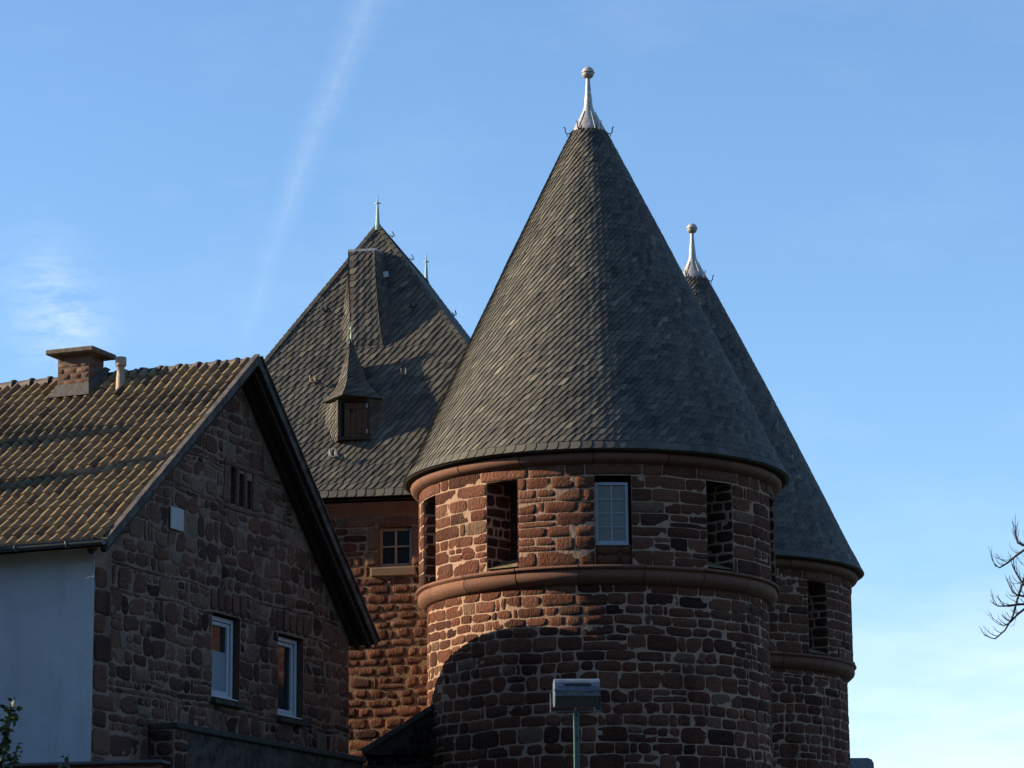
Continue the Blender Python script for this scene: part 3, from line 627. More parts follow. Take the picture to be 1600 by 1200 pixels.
# ladder hooks on the front slope and on the right hips
def roof_hook(p, nrm, upv, mtl=M_iron, s=1.0):
    mb = MB(); sd_ = nrm.cross(upv).normalized()
    for k in (-0.5, 0.5):
        b = p + sd_ * (0.05 * k * 2 * s); mb.tube([b + upv * 0.10 * s, b + nrm * 0.03 * s, b + nrm * 0.10 * s - upv * 0.03 * s, b + nrm * 0.12 * s + upv * 0.10 * s], 0.011 * s, 5)
    mb.tube([p - sd_ * 0.06 * s + nrm * 0.03, p + sd_ * 0.06 * s + nrm * 0.03], 0.012 * s, 5); mb.build('roof_hook', mtl, groof)
fT = Vector((1, 0, 0)); fQ = (A1 - Vector((0, 0, EZ))).normalized(); fN = fT.cross(fQ)
def onroof(x, z, d=0.02): f = (z - EZ) / (AZ - EZ); return Vector((x, SET * f, z)) + fN * d
M_hook2 = plain('worn_hook', (0.22, 0.17, 0.10), 0.6)
for x, z, mt, s in ((-1.14, 15.2, M_hook2, 1), (0.85, 15.27, M_hook2, 1), (-0.55, 13.44, M_zinc, 1.25), (-1.03, 16.89, M_iron, 1), (0.93, 16.86, M_iron, 1)):
    roof_hook(onroof(x, z), fN, fQ, mt, s)
rN = Vector((0.8, 0, 0.6)); 
for f in (0.22, 0.62): p = A1.lerp(A2, f); roof_hook(p + Vector((0.06, 0, 0.02)), Vector((0.6, 0, 0.8)), Vector((-0.4, 0, 0.6)).normalized(), M_iron, 0.8)
for f in (0.13, 0.28): p = A2.lerp(E[2], f); roof_hook(p + Vector((0.0, 0.0, 0.06)), Vector((0.75, 0.3, 0.6)).normalized(), Vector((-0.4, 0, 0.9)).normalized(), M_iron, 0.8)
# ruled surface helper for swept slate cheeks: A(f), B(f) for f in 0..1 (bottom to top)
def ruled(mb, A, B, H, R, w=0.13, e=0.14, flip=1, lean=1.0, bow=0.0):
    def base(t, f):
        a, b = A(f), B(f); p = a.lerp(b, t)
        if bow: p = p - fN * (bow * math.sin(math.pi * t))
        return p
    def surf(s, q, d):
        f = min(1, max(0, q / H)); t = min(1, max(0, s)); e_ = 1e-2
        p = base(t, f); dt = base(min(1, t + e_), f) - base(max(0, t - e_), f); dq = base(t, min(1, f + e_)) - base(t, max(0, f - e_))
        n_ = dt.cross(dq); n_ = n_.normalized() * flip if n_.length > 1e-9 else fN
        return tuple(p + n_ * d)
    for i in range(12):
        for j in range(8):
            q0, q1, a, b = H * i / 12, H * (i + 1) / 12, j / 8, (j + 1) / 8
            mb.poly([surf(a, q0, 0), surf(b, q0, 0), surf(b, q1, 0), surf(a, q1, 0)], 0, 0.3)
    wd = max((A(0.5) - B(0.5)).length, 0.1)
    q = 0.0
    slates(mb, surf, 0.0, H, lambda q: (0.0, 1.0), min(0.5, w / wd), e, R, lean=lean)
# wedge-shaped slate-hung shaft high on the front slope
R = random.Random(8); mb = MB()
zt, zb = 18.20, 16.00; xl, xr = -0.47, 0.11
def fr_pt(x, f):          # front panel: plumb-ish, standing proud at the top
    z = zb + (zt - zb) * f; p = onroof(x, z, 0); return p + Vector((0, -1, 0)) * (0.50 * (f ** 0.8))
FL = lambda f: fr_pt(xl + 0.12 * (1 - f), f); FR = lambda f: fr_pt(xr + 0.22 * (1 - f) ** 1.5, f)
def sl_pt(f):
    z = zb + (zt - zb) * f; return onroof(xl - 0.10 - 0.12 * (1 - f) ** 2, z, 0.0)
def sr_pt(f):
    z = zb + (zt - zb) * f; return onroof(xr + 0.10 + 0.42 * (1 - f) ** 1.6, z, 0.0)
ruled(mb, FL, FR, zt - zb, R, 0.14, 0.15)
ruled(mb, sl_pt, FL, zt - zb, R, 0.12, 0.13, bow=0.03); ruled(mb, FR, sr_pt, zt - zb, R, 0.12, 0.13, bow=0.05)
tl, tr_ = FL(1), FR(1); bl_, br_ = onroof(xl, zt + 0.05, 0.0), onroof(xr, zt + 0.05, 0.0)
shaft = mb.build('slate_shaft', M_slate, groof)
mb = MB(); upz = Vector((0, 0, 0.025))
mb.poly([tl + upz, tr_ + upz, br_ + upz * 2, bl_ + upz * 2], 0); mb.poly([tl + upz + Vector((-0.02, -0.025, 0)), tr_ + upz + Vector((0.02, -0.025, 0)), tr_ + Vector((0.02, -0.028, -0.035)), tl + Vector((-0.02, -0.028, -0.035))], 0)
mb.poly([tl + upz + Vector((-0.02, -0.025, 0)), bl_ + upz * 2, sl_pt(1), tl + Vector((-0.02, -0.025, -0.03))], 0); mb.poly([tr_ + upz + Vector((0.02, -0.025, 0)), br_ + upz * 2, sr_pt(1), tr_ + Vector((0.02, -0.025, -0.03))], 0)
mb.build('lead_flashing', M_lead, groof); mb = MB()
c = onroof(0.28, 17.68, 0.05); mb.box(c, (0.12, 0.10, 0.13), 0, ax=(Vector((0.9, 0.3, 0.2)).normalized(), Vector((-0.3, 0.9, 0)).normalized(), Vector((-.2, 0, 1)).normalized()))
mb.build('lead_vent', M_lead, groof)
# spired dormer with a wooden hatch
dm = thing_part('dormer', groof); DR = math.atan2(0.0, 1)
DRA = rad(40); dx = Vector((math.cos(DRA), math.sin(DRA), 0)); dy = Vector((-math.sin(DRA), math.cos(DRA), 0)); Zv = Vector((0, 0, 1))
dc = Vector((-0.155, 0.72, 13.86))      # middle of the dormer base
hw = 0.27; dz0, dz1 = 13.80, 14.74; dax = (dx, dy, Zv)
# hatch face stands towards the front
fc = Vector((-0.13, 0.36, 0)); d2 = rad(9); ex = Vector((math.cos(d2), math.sin(d2), 0)); ey = Vector((-math.sin(d2), math.cos(d2), 0)); eax = (ex, ey, Zv)
mb = MB()
for s2 in (-1, 1): mb.box(fc + ex * (s2 * 0.295) + Zv * 14.26, (0.05, 0.09, 0.92), 0, ax=eax)
mb.box(fc + Zv * 14.69 + ey * 0.02, (0.64, 0.10, 0.10), 0, ax=eax); mb.box(fc + Zv * 13.84 + ey * -0.01, (0.66, 0.13, 0.05), 0, ax=eax)
mb.box(fc + ey * 0.50 + Zv * 14.3, (0.62, 0.9, 0.88), 0, ax=eax)
mb.build('dormer_frame', M_darkwood, groof)
mb = MB()
for k in range(4): mb.box(fc + ex * (-0.14 + 0.122 * k + 0.0) + Zv * (14.24) + ey * (-0.03 + 0.004 * (k % 2)), (0.117, 0.03, 0.74), 0, ax=eax, bev=0.005)
mb.box(fc + ex * 0.045 + Zv * 13.985 - ey * 0.05, (0.40, 0.02, 0.05), 0, ax=eax); mb.box(fc + ex * 0.045 + Zv * 14.52 - ey * 0.05, (0.40, 0.02, 0.05), 0, ax=eax)
mb.build('hatch_door', M_door, groof)
mb = MB()
for z in (13.99, 14.54): mb = MB(); mb.box(fc + ex * 0.275 + Zv * z - ey * 0.055, (0.035, 0.03, 0.09), 0, ax=eax); mb.build('hatch_hinge', M_zinc, groof)
mb = MB()
mb.tube([fc + ex * (-0.06) + Zv * 14.44 - ey * 0.032, fc + ex * (-0.06) + Zv * 14.44 - ey * 0.06], 0.035, 12, 0)
mb.build('hatch_hole', M_blank, groof)
# spire: four flared slate faces
mb = MB(); apx = dc.copy(); apx.z = 16.12; apx = Vector((-0.30, 0.80, 16.15)); sc_ = Vector((-0.22, 0.62, 0))
def spire_ring(f):
    w = 0.29 * (1 - f) ** 1.12 + 0.03 * (1 - f) + 0.15 * max(0, 1 - f / 0.30) ** 1.7; z = 14.72 + (apx.z - 14.72) * f
    c = sc_.lerp(Vector((apx.x, apx.y, 0)), f); return [c + dx * (a * w) + dy * (b * w) + Zv * z for a, b in ((-1, -1), (1, -1), (1, 1), (-1, 1))]
for i in range(4):
    A = (lambda i: (lambda f: spire_ring(f * 0.97)[i]))(i); B = (lambda i: (lambda f: spire_ring(f * 0.97)[(i + 1) % 4]))(i)
    ruled(mb, A, B, 1.45, R, 0.19, 0.125)
cr = spire_ring(0); mb.poly([p - Zv * 0.012 for p in cr], 0, 0.2)
mb.build('dormer_roof', M_slate, groof)
mb = MB(); mb.lathe([(0.045, 16.02), (0.03, 16.10), (0.018, 16.22), (0.012, 16.33), (0.034, 16.345), (0.034, 16.36), (0.010, 16.38), (0.003, 16.50)], 10, 0, c=(apx.x, apx.y)); mb.tube([(apx.x - .05, apx.y, 16.35), (apx.x + .05, apx.y, 16.35)], 0.01, 5)
mb.build('dormer_finial', M_copper, groof)
# swept slate cheeks
mb = MB()
def ck_in(f, s2): return fc + ex * (s2 * 0.32) - ey * 0.02 + Zv * (13.82 + 0.92 * f)
def ck_out(f, s2):
    z = 13.78 + 1.15 * f; return onroof(-0.13 + s2 * (0.62 + 0.25 * math.sin(f * 2.6)), z, 0.0)
ruled(mb, lambda f: ck_out(f, -1), lambda f: ck_in(f, -1), 0.95, R, 0.10, 0.095, bow=0.10); mb.build('dormer_cheek', M_slate, groof)
mb = MB(); ruled(mb, lambda f: ck_in(f, 1), lambda f: ck_out(f, 1), 0.95, R, 0.12, 0.12, bow=0.10)
mb.build('dormer_cheek', M_slate, groof)
bpy.data.objects.remove(dm)

# ------------------------------------------------------------------ stone house, left
HA = rad(68); C0 = Vector((-6.911, 49.15, 0)); HS = (0.983, 0.983, 0.986)
hs_ = thing('stone_house', 'dark rubble stone gabled house with ribbed brown tile roof and white side wall', 'house', C0, HA)   # local x = along gable (p), y = along ridge (q)
hs_.scale = HS
R = random.Random(3); GW, HL = 10.03, 12.0; LZ, RZ_, AP = 9.56, 9.13, 13.8; PL, PA, PR = -0.43, 5.05, 10.32
def rl_(p): return LZ + (AP - LZ) * (p - PL) / (PA - PL) if p < PA else AP - (AP - RZ_) * (p - PA) / (PR - PA)
def MPg(s, z, d): return (min(max(s, -0.005), GW + 0.005), -d, min(z, rl_(s) - 0.16))
mb = MB()
win = [(4.24, 5.33, 7.47, 9.04), (6.90, 7.98, 7.38, 8.97)]; vent = [(4.88, 5.10, 11.12, 11.80), (5.21, 5.43, 11.12, 11.74), (5.54, 5.74, 11.12, 11.66)]
holes = win + vent
ss = frange(0, GW, 0.25) + [h[0] for h in holes] + [h[1] for h in holes] + [PA]; zs = frange(0, 13.75, 0.25) + [h[2] for h in holes] + [h[3] for h in holes]
ss = sorted(set(round(v, 4) for v in ss)); zs = sorted(set(round(v, 4) for v in zs))
for i in range(len(ss) - 1):
    for j in range(len(zs) - 1):
        a, b, c, d = ss[i], ss[i + 1], zs[j], zs[j + 1]; cs, cz = (a + b) / 2, (c + d) / 2
        if c > max(rl_(a), rl_(b)) - 0.16 or any(h[0] < cs < h[1] and h[2] < cz < h[3] for h in holes): continue
        mb.poly([MPg(a, c, 0), MPg(b, c, 0), MPg(b, min(d, rl_(b) - .16), 0), MPg(a, min(d, rl_(a) - .16), 0)], 0, 0.5, edge=0.0)
frame_blocks = []; archs = []; quo = []
for (a, b, c, d) in win:
    n = 5; 
    for k in range(n):
        x0 = a - 0.12 + (b - a + 0.34) * k / n; archs.append((x0, d + 0.02, (b - a + 0.34) / n, 0.42 + 0.05 * math.sin(k * 2.2), 0.03))
    frame_blocks.append((a - 0.12, b + 0.22, d, d + 0.44)); frame_blocks.append((a, b, c - 0.12, c))
vb = (4.60, 6.02, 11.02, 11.90)
blk = holes + frame_blocks + [vb, (2.52, 3.02, 10.30, 10.70)]
big = layout(0.6, GW, 0, 6.6, R, (0.28, 0.5), (0.35, 1.0), split=0.25, gap=0.04)
rub = layout(0.55, GW, 6.6, 13.8, R, (0.15, 0.36), (0.18, 0.60), blocks=blk, split=0.34, gap=0.012, filler=0.14)
rub += layout(0.5, 0.55, 6.6, 6.7, R); rub = [r for r in rub if r[1] + r[3] * 0.4 < min(rl_(r[0]), rl_(r[0] + r[2])) - 0.14]
tg = lambda r, a, b: min(1, max(0, r.gauss(0.5, 0.26) + 0.15 * (b > 9.6)))
add_stones(mb, big + rub, MPg, R, depth=(0.004, 0.015), rough=0.013, rc=0.030, warp=0.024, skew=0.055, seed=5, tone=tg)
qz = 0.0; qi = 0
while qz < 9.2:   # corner stones
    qh = R.uniform(0.28, 0.5); quo.append((0.0, qz, R.uniform(0.35, 0.5) if qi % 2 else R.uniform(0.55, 0.8), qh, 0.02)); qz += qh; qi += 1
add_stones(mb, quo, MPg, R, depth=(0.012, 0.024), rough=0.014, rc=0.03, warp=0.008, skew=0.02, seed=5, tone=tg)
add_stones(mb, archs, MPg, R, depth=(0.02, 0.04), rough=0.015, rc=0.02, warp=0.008, tone=lambda r, a, b: r.uniform(0.35, 0.8))
# dressed vent surround: jambs, mullions, head, sill
for (a, b) in ((4.60, 4.88), (5.10, 5.21), (5.43, 5.54), (5.74, 6.02)): add_stones(mb, [(a, 11.10, b - a, 0.72, 0.012)], MPg, R, depth=(0.02, 0.03), rough=0.006, rc=0.008, warp=0.002, tone=lambda r, a, b: 0.8)
add_stones(mb, [(4.60, 11.80, 1.42, 0.12, 0.01), (4.60, 11.0, 1.42, 0.11, 0.01)], MPg, R, depth=(0.02, 0.03), rough=0.006, rc=0.008, warp=0.002, tone=lambda r, a, b: 0.75)
for (a, b, c, d) in holes:
    dp = 0.30 if d - c < 1 else 0.34
    for x in (a, b): mb.poly([(x, 0, c), (x, dp, c), (x, dp, d), (x, 0, d)], 0, 0.35)
    mb.poly([(a, 0, d), (b, 0, d), (b, dp, d), (a, dp, d)], 0, 0.2); mb.poly([(a, 0, c), (b, 0, c), (b, dp, c), (a, dp, c)], 0, 0.6)
    mb.poly([(a, dp, c), (b, dp, c), (b, dp, d), (a, dp, d)], 1)
# plain rear walls
mb.poly([(GW, 0, 0), (GW, HL, 0), (GW, HL, 9.1), (GW, 0, 9.1)], 0, 0.5, edge=0.0); mb.poly([(0, HL, 0), (GW, HL, 0), (GW, HL, 9.1), (PA, HL, 13.6), (0, HL, 9.6)], 0, 0.5, edge=0.0)
mb.build('gable_wall', [M_rubble, M_blank], hs_)
mb = MB(); mb.box((-0.005, HL / 2 + 0.0, 4.85), (0.03, HL - 0.01, 9.7)); mb.box((-0.022, 0.03, 4.85), (0.012, 0.075, 9.7)); mb.build('side_wall', M_render, hs_)
mb = MB(); mb.box((2.77, -0.045, 10.50), (0.48, 0.03, 0.40), bev=0.012); mb.build('plaster_patch', M_patch, hs_)
for i, (a, b, c, d) in enumerate(win):      # white sash windows set in the left of each opening
    w_ = thing_part('window', hs_); mb = MB(); y = 0.19 if False else 0.16; aa, bb = a + 0.02, b - 0.03; cc, dd = c + 0.05, d - 0.03
    for x in (aa + 0.035, bb - 0.035): mb.box((x, y, (cc + dd) / 2), (0.07, 0.07, dd - cc), bev=0.008)
    for z in (cc + 0.04, dd - 0.04): mb.box(((aa + bb) / 2, y, z), (bb - aa - 0.14, 0.068, 0.08), bev=0.008)
    for x in (aa + 0.13, bb - 0.13): mb.box((x, y + 0.03, (cc + dd) / 2), (0.07, 0.06, dd - cc - 0.16), bev=0.008)
    for z in (cc + 0.12, dd - 0.12): mb.box(((aa + bb) / 2, y + 0.03, z), (bb - aa - 0.33, 0.058, 0.07), bev=0.008)
    mb.box(((aa + bb) / 2, y - 0.07, cc + 0.012), (bb - aa + 0.04, 0.16, 0.03), bev=0.008); mb.build('frame', M_white, w_)
    mb = MB(); mb.box(((aa + bb) / 2, y + 0.05, (cc + dd) / 2), (bb - aa - 0.2, 0.01, dd - cc - 0.2)); mb.build('glass', M_glass, w_)
    if i == 0:
        mb = MB(); mb.box(((aa + bb) / 2, y + 0.043, cc + 0.12 + (dd - cc) * 0.26), (bb - aa - 0.34, 0.006, (dd - cc) * 0.50)); mb.build('blind', M_blind, w_)
    mb = MB(); mb.box(((a + b) / 2 - 0.02, 0.03, c - 0.045), (b - a + 0.06, 0.30, 0.085), bev=0.01); mb.build('window_sill', M_cope, w_)
# pantile roof: corrugated courses as real geometry
OV = 0.45; mb = MB(); R = random.Random(14)
def tiles(P0, Z0, P1, Z1, sg):
    dP, dZ = P1 - P0, Z1 - Z0; H = math.hypot(dP, dZ); uP, uZ = dP / H, dZ / H; nP, nZ = -uZ * sg * (1 if sg > 0 else 1), abs(uP)
    nP = -uZ if dP > 0 else uZ
    cw = 0.213; e = 0.318; nr = int(H / e); e = H / nr; nc = int((HL + 2 * OV) / cw); K = 8
    prof = [0.056, 0.020, 0.0, 0.0, 0.044, 0.070, 0.078, 0.073]
    for r in range(nr):
        off = R.uniform(-0.01, 0.01)
        for c in range(nc):
            tn = min(1, max(0, R.gauss(0.5, 0.17))); dz_ = R.uniform(-0.005, 0.005); sk = R.uniform(-0.006, 0.006)
            y0 = -OV + 0.02 + c * cw + off; ids = []
            for (f, hh) in ((-0.10, -0.018), (-0.12, 0.024), (0.45, 0.012), (1.0, 0.0)):
                row = []
                for k in range(K + 1):
                    h = prof[k % K]; y = y0 + cw * k / K + sk * f; s_ = max(0.0, (r + f)) * e
                    und = 0.035 * noise.noise(Vector((y * 0.35, s_ * 0.9, 2.2))) + 0.02 * noise.noise(Vector((y * 0.9, s_ * 2, 7)))
                    sag = -0.05 * math.sin(math.pi * s_ / H)
                    d = h + hh + dz_ + und + sag + 0.05
                    row.append(mb.vert((P0 + uP * s_ + nP * d, y, Z0 + uZ * s_ + nZ * d), tn))
                ids.append(row)
            for j in range(3):
                for k in range(K): mb.face([ids[j][k], ids[j][k + 1], ids[j + 1][k + 1], ids[j + 1][k]], 0, j > 0)
            # raised left lip between neighbours
    # underside boards
    for y0, y1 in ((-OV, 0.0),):
        pass
    o = -0.02
    a = (P0 + nP * o, Z0 + nZ * o); b = (P1 + nP * o, Z1 + nZ * o)
    mb.poly([(a[0], -OV, a[1]), (a[0], HL + OV, a[1]), (b[0], HL + OV, b[1]), (b[0], -OV, b[1])], 1); o = -0.07
    a = (P0 + nP * o, Z0 + nZ * o); b = (P1 + nP * o, Z1 + nZ * o)
    mb.poly([(a[0], -OV, a[1]), (a[0], HL + OV, a[1]), (b[0], HL + OV, b[1]), (b[0], -OV, b[1])], 1)
tiles(PL, LZ + 0.02, PA, AP - 0.06, 1); tiles(PR, RZ_ + 0.02, PA, AP - 0.06, -1)
hroof = mb.build('roof', [M_tile, M_darkwood], hs_)
# ridge tiles, one lip per tile
mb = MB(); n = int((HL + 2 * OV) / 0.40); L0 = -OV - 0.02
for k in range(n):
    y = L0 + k * 0.40; sag = lambda yy: -0.045 + 0.03 * noise.noise(Vector((yy * .35, 1, 1))); st = [(0.0, 0.155), (0.045, 0.160), (0.05, 0.135), (0.40, 0.118)]; rings = []; tn = R.uniform(0, 0.35)
    for dy_, r in st: rings.append([mb.vert((PA + r * 1.15 * math.cos(b), y + dy_, AP - 0.03 + sag(y + dy_) + r * math.sin(b)), tn) for b in frange(-0.35, math.pi + 0.35, 0.35)])
    for i in range(3):
        for j in range(len(rings[0]) - 1): mb.face([rings[i][j], rings[i][j + 1], rings[i + 1][j + 1], rings[i + 1][j]], 0, True)
    mb.face(rings[0], 0)
mb.build('ridge_tiles', plain('dark_ridge_tile', (0.028, 0.022, 0.023), 0.7, sc=6, c2=(0.060, 0.044, 0.042)), hroof)
# verge boards at the gable, gutter at the left eave
for (P0, Z0, P1, Z1, nm) in ((PL - 0.03, LZ - 0.0, PA, AP + 0.02, 'l'), (PR + 0.03, RZ_ - 0.02, PA, AP + 0.02, 'r')):
    d = Vector((P1 - P0, 0, Z1 - Z0)); Ln = d.length; d.normalize(); nn = Vector((-d.z, 0, d.x)); nn = nn if nn.z > 0 else -nn
    mb = MB(); segs = 5
    for k in range(segs):
        a = Vector((P0, 0, Z0)) + d * (Ln * k / segs); b = Vector((P0, 0, Z0)) + d * (Ln * (k + 1) / segs - 0.004); c = (a + b) / 2
        mb.box(c + Vector((0, -OV - 0.015, 0)) + nn * 0.0, ((b - a).length, 0.028, 0.15), 0, ax=(d, Vector((0, 1, 0)), nn)); mb.box(c + Vector((0, -OV - 0.02, 0)) + nn * 0.088, ((b - a).length, 0.10, 0.028), 0, ax=(d, Vector((0, 1, 0)), nn))
    mb.build('verge_board', M_weather, hroof)
    mb = MB()   # rafter pair under the overhang
    for y, hh in ((-OV + 0.10, 0.10), (-0.10, 0.12)):
        c = (Vector((P0, 0, Z0)) + Vector((P1, 0, Z1))) / 2; mb.box(c + Vector((0, y, 0)) - nn * 0.13, (Ln - 0.1, 0.09, hh), 0, ax=(d, Vector((0, 1, 0)), nn))
    mb.build('rafter', M_darkwood, hroof)
mb = MB(); gx, gz, gr = PL - 0.13, LZ + 0.055, 0.085; rings = []
for y in (-OV - 0.03, HL + OV): rings.append([mb.vert((gx - gr * math.cos(b), y, gz - gr * math.sin(b))) for b in frange(0, math.pi, 0.3)] + [mb.vert((gx + (gr - 0.006) * math.cos(b), y, gz - (gr - 0.006) * math.sin(b))) for b in frange(0, math.pi, 0.3)])
m_ = len(rings[0])
for j in range(m_): mb.face([rings[0][j], rings[0][(j + 1) % m_], rings[1][(j + 1) % m_], rings[1][j]], 0, True)
mb.face([mb.vert((gx - gr * math.cos(b), -OV - 0.03, gz - gr * math.sin(b))) for b in frange(0, math.pi, 0.3)])
mb.tube([(gx - gr, -OV - 0.03, gz), (gx - gr, HL + OV, gz)], 0.012, 6)
for y in frange(0.2, HL, 0.95): mb.tube([(gx - gr - .008, y, gz), (gx - 0.05, y, gz - gr), (gx + 0.05, y, gz - gr + .01), (gx + gr, y, gz)], 0.010, 5, 1)
mb.build('gutter', [plain('dark_zinc', (0.07, 0.085, 0.092), 0.5, 0.25, 5, metal=0.3), M_zinc], hroof)
# chimney, brick, with stone cap and lead apron
R = random.Random(6); ch = MB(); cx0, cx1, cy0, cy1, cz0, cz1 = 4.36, 4.92, 2.74, 3.40, 12.9, 14.07
for (MPc, L_) in ((lambda s, z, d: (cx0 - d, cy1 - s, z), cy1 - cy0), (lambda s, z, d: (cx0 + s, cy0 - d, z), cx1 - cx0), (lambda s, z, d: (cx1 + d, cy0 + s, z), cy1 - cy0), (lambda s, z, d: (cx1 - s, cy1 + d, z), cx1 - cx0)):
    grid_base(ch, [0, L_], [cz0, cz1], MPc); rows = frange(cz0 + 0.02, cz1, 0.118)
    for i, (a, b) in enumerate(zip(rows, rows[1:])):
        cut = [0, 0.13, 0.40, L_] if i % 2 else [0, 0.27, 0.5, L_]
        add_stones(ch, [(u0, a, u1 - u0, b - a, 0.014) for u0, u1 in zip(cut, cut[1:]) if u1 - u0 > 0.03], MPc, R, depth=(0.001, 0.004), rough=0.003, rc=0.006, warp=0.003, skew=0.004, res=0.12)
chim = ch.build('chimney', M_brick, hs_)
mb = MB(); mb.box(((cx0 + cx1) / 2, (cy0 + cy1) / 2, 14.135), (0.92, 1.02, 0.10), bev=0.02); mb.box(((cx0 + cx1) / 2, (cy0 + cy1) / 2, 14.075), (0.70, 0.78, 0.03)); mb.build('chimney_cap', M_concrete, chim)
mb = MB(); s = (AP - LZ) / (PA - PL)
def zr(x): return LZ + s * (x - PL) + 0.12
a, b = 0.02, 0.10
mb.poly([(cx0 - a, cy0 - a, zr(cx0) + 0.14), (cx0 - a, cy1 + a, zr(cx0) + 0.14), (cx0 - b - .05, cy1 + b, zr(cx0 - b - .05) - 0.0), (cx0 - b - .05, cy0 - b, zr(cx0 - b - .05) - 0.0)])
mb.poly([(cx0 - a, cy0 - a, zr(cx0) + 0.14), (cx1 + a, cy0 - a, zr(cx1) + 0.12), (cx1 + b, cy0 - b, zr(cx1 + b)), (cx0 - b - .05, cy0 - b, zr(cx0 - b - .05))])
mb.poly([(cx0 - a, cy1 + a, zr(cx0) + 0.14), (cx1 + a, cy1 + a, zr(cx1) + 0.12), (cx1 + b, cy1 + b, zr(cx1 + b)), (cx0 - b - .05, cy1 + b, zr(cx0 - b - .05))])
mb.build('lead_apron', plain('chimney_lead', (0.060, 0.056, 0.052), 0.7, 0.35, 8, bump=0.02), chim)
mb = MB(); fx, fy = 4.50, 2.13; mb.lathe([(0.12, 13.25), (0.085, 13.42), (0.083, 13.60), (0.076, 13.61), (0.070, 13.80), (0.098, 13.805), (0.104, 13.83), (0.104, 13.955), (0.098, 13.975), (0.0, 13.98)], 20, c=(fx, fy))
mb.box((fx - 0.05, fy, 13.30), (0.35, 0.32, 0.012), ax=(Vector((1, 0, s)).normalized(), Vector((0, 1, 0)), Vector((-s, 0, 1)).normalized()))
mb.build('flue_pipe', plain('flue_metal', (0.30, 0.24, 0.18), 0.6, 0.2, 12), hs_)

# ------------------------------------------------------------------ annex against the gable, and boundary wall
an = thing('annex_wall', 'low mossy rendered annex against the gable foot with a dark sloping coping', 'wall', C0, HA); an.scale = HS
mb = MB(); x0, x1, y0, y1, zt_ = 1.9, 9.6, -0.52, -0.06, 6.72
mb.box(((x0 + x1) / 2 + .25, (y0 + y1) / 2, zt_ / 2), (x1 - x0 - .5, y1 - y0, zt_)); mb.build('rendered_wall', M_moss, an)
mb = MB(); mb.box(((x0 + x1) / 2, (y0 + y1) / 2 - 0.03, zt_ + 0.045), (x1 - x0, y1 - y0 + 0.10, 0.11), bev=0.02); mb.build('coping', M_cope, an)
mb = MB(); R = random.Random(2); MPp = lambda s, z, d: (x0 + 0.02 - d, y1 - s, z); grid_base(mb, [0, y1 - y0], [0, zt_], MPp); add_stones(mb, layout(0, y1 - y0, 0, zt_, R, (0.2, 0.32), (0.25, 0.5)), MPp, R, tone=lambda r, a, b: r.uniform(0, 0.3))
MPp2 = lambda s, z, d: (x0 + 0.02 + s, y0 - d, z); grid_base(mb, [0, 0.5], [0, zt_], MPp2); add_stones(mb, layout(0, 0.5, 0, zt_, R, (0.2, 0.32), (0.25, 0.5)), MPp2, R, tone=lambda r, a, b: r.uniform(0, 0.3))
mb.build('stone_pier', M_rubble, an)
# low brick wall with tiled coping across the foot of the white wall
bw = thing('boundary_wall', 'dark brick wall with a grey metal coping below the white side wall', 'wall', (-5.45, 46, 0), rad(-190 + 180 + 178 + 2 - 168 + 0))
bw.rotation_euler = (0, 0, rad(169))
mb = MB(); R = random.Random(9); MPw = lambda s, z, d: (s, d, z); grid_base(mb, [0, 6], [0, 5.62], MPw)
mb.box((3, -0.15, 2.81), (6, 0.28, 5.62), 0, 0.5)
add_stones(mb, layout(0, 6, 3.5, 5.62, R, (0.07, 0.08), (0.2, 0.26), split=0, gap=0.012, filler=0), MPw, R, depth=(0.004, 0.008), rough=0.003, rc=0.004, warp=0.002, res=0.2, tone=lambda r, a, b: r.uniform(0, 0.5))
mb.build('brickwork', M_brick, bw)
mb = MB(); mb.box((2.95, -0.12, 5.65), (6.1, 0.44, 0.05), bev=0.01); mb.build('metal_coping', plain('dull_lead_coping', (0.05, 0.06, 0.068), 0.7, 0.2, 6), bw)

# ------------------------------------------------------------------ floodlight on a pole
fp = at(901, 1113, 30); fl = thing('floodlight', 'boxy grey floodlight on a thin green steel pole in front of the near tower', 'floodlight', (fp.x, 30, 0), rad(4))
hz = fp.z
mb = MB(); mb.box((0, 0, (hz - 0.0) / 2), (0.042, 0.055, hz), 0, bev=0.006)
mb.box((-0.022, 0, hz / 2), (0.018, 0.08, hz - 0.002), 0); 
for z in (hz - 0.03, hz - 0.26): mb.tube([(0.0, -0.02, z), (0.0, -0.045, z)], 0.011, 8, 1)
mb.build('pole', [M_pole, M_iron], fl)
mb = MB()   # bracket: U-shaped yoke
mb.box((-0.01, 0, hz + 0.008), (0.50, 0.03, 0.012)); 
for x in (-0.258, 0.238): mb.box((x, 0, hz + 0.095), (0.010, 0.035, 0.19))
mb.build('yoke', M_alu, fl)
mb = MB(); ax_ = (Vector((1, 0, 0)), Vector((0, math.cos(rad(25)), -math.sin(rad(25)))), Vector((0, math.sin(rad(25)), math.cos(rad(25)))))
prof = [(-0.10, 0.02), (-0.135, 0.12), (-0.14, 0.18), (-0.135, 0.215), (-0.115, 0.26), (-0.085, 0.285), (-0.04, 0.30), (0.06, 0.30), (0.12, 0.26), (0.14, 0.10), (0.10, 0.03)]
hx0, hx1 = -0.225, 0.225
for i in range(len(prof)):
    (ya, za), (yb, zb_) = prof[i], prof[(i + 1) % len(prof)]
    if i in (0,): continue
    mb.poly([(hx0, ya, hz + za + .03), (hx1, ya, hz + za + .03), (hx1, yb, hz + zb_ + .03), (hx0, yb, hz + zb_ + .03)], 0)
for x in (hx0, hx1): mb.poly([(x, y, hz + z + .03) for y, z in prof], 0)
mb.box((0.0, -0.137, hz + 0.265), (0.27, 0.02, 0.014), 1)
mb.box((0, -0.14, hz + 0.205), (0.47, 0.02, 0.016), 0)
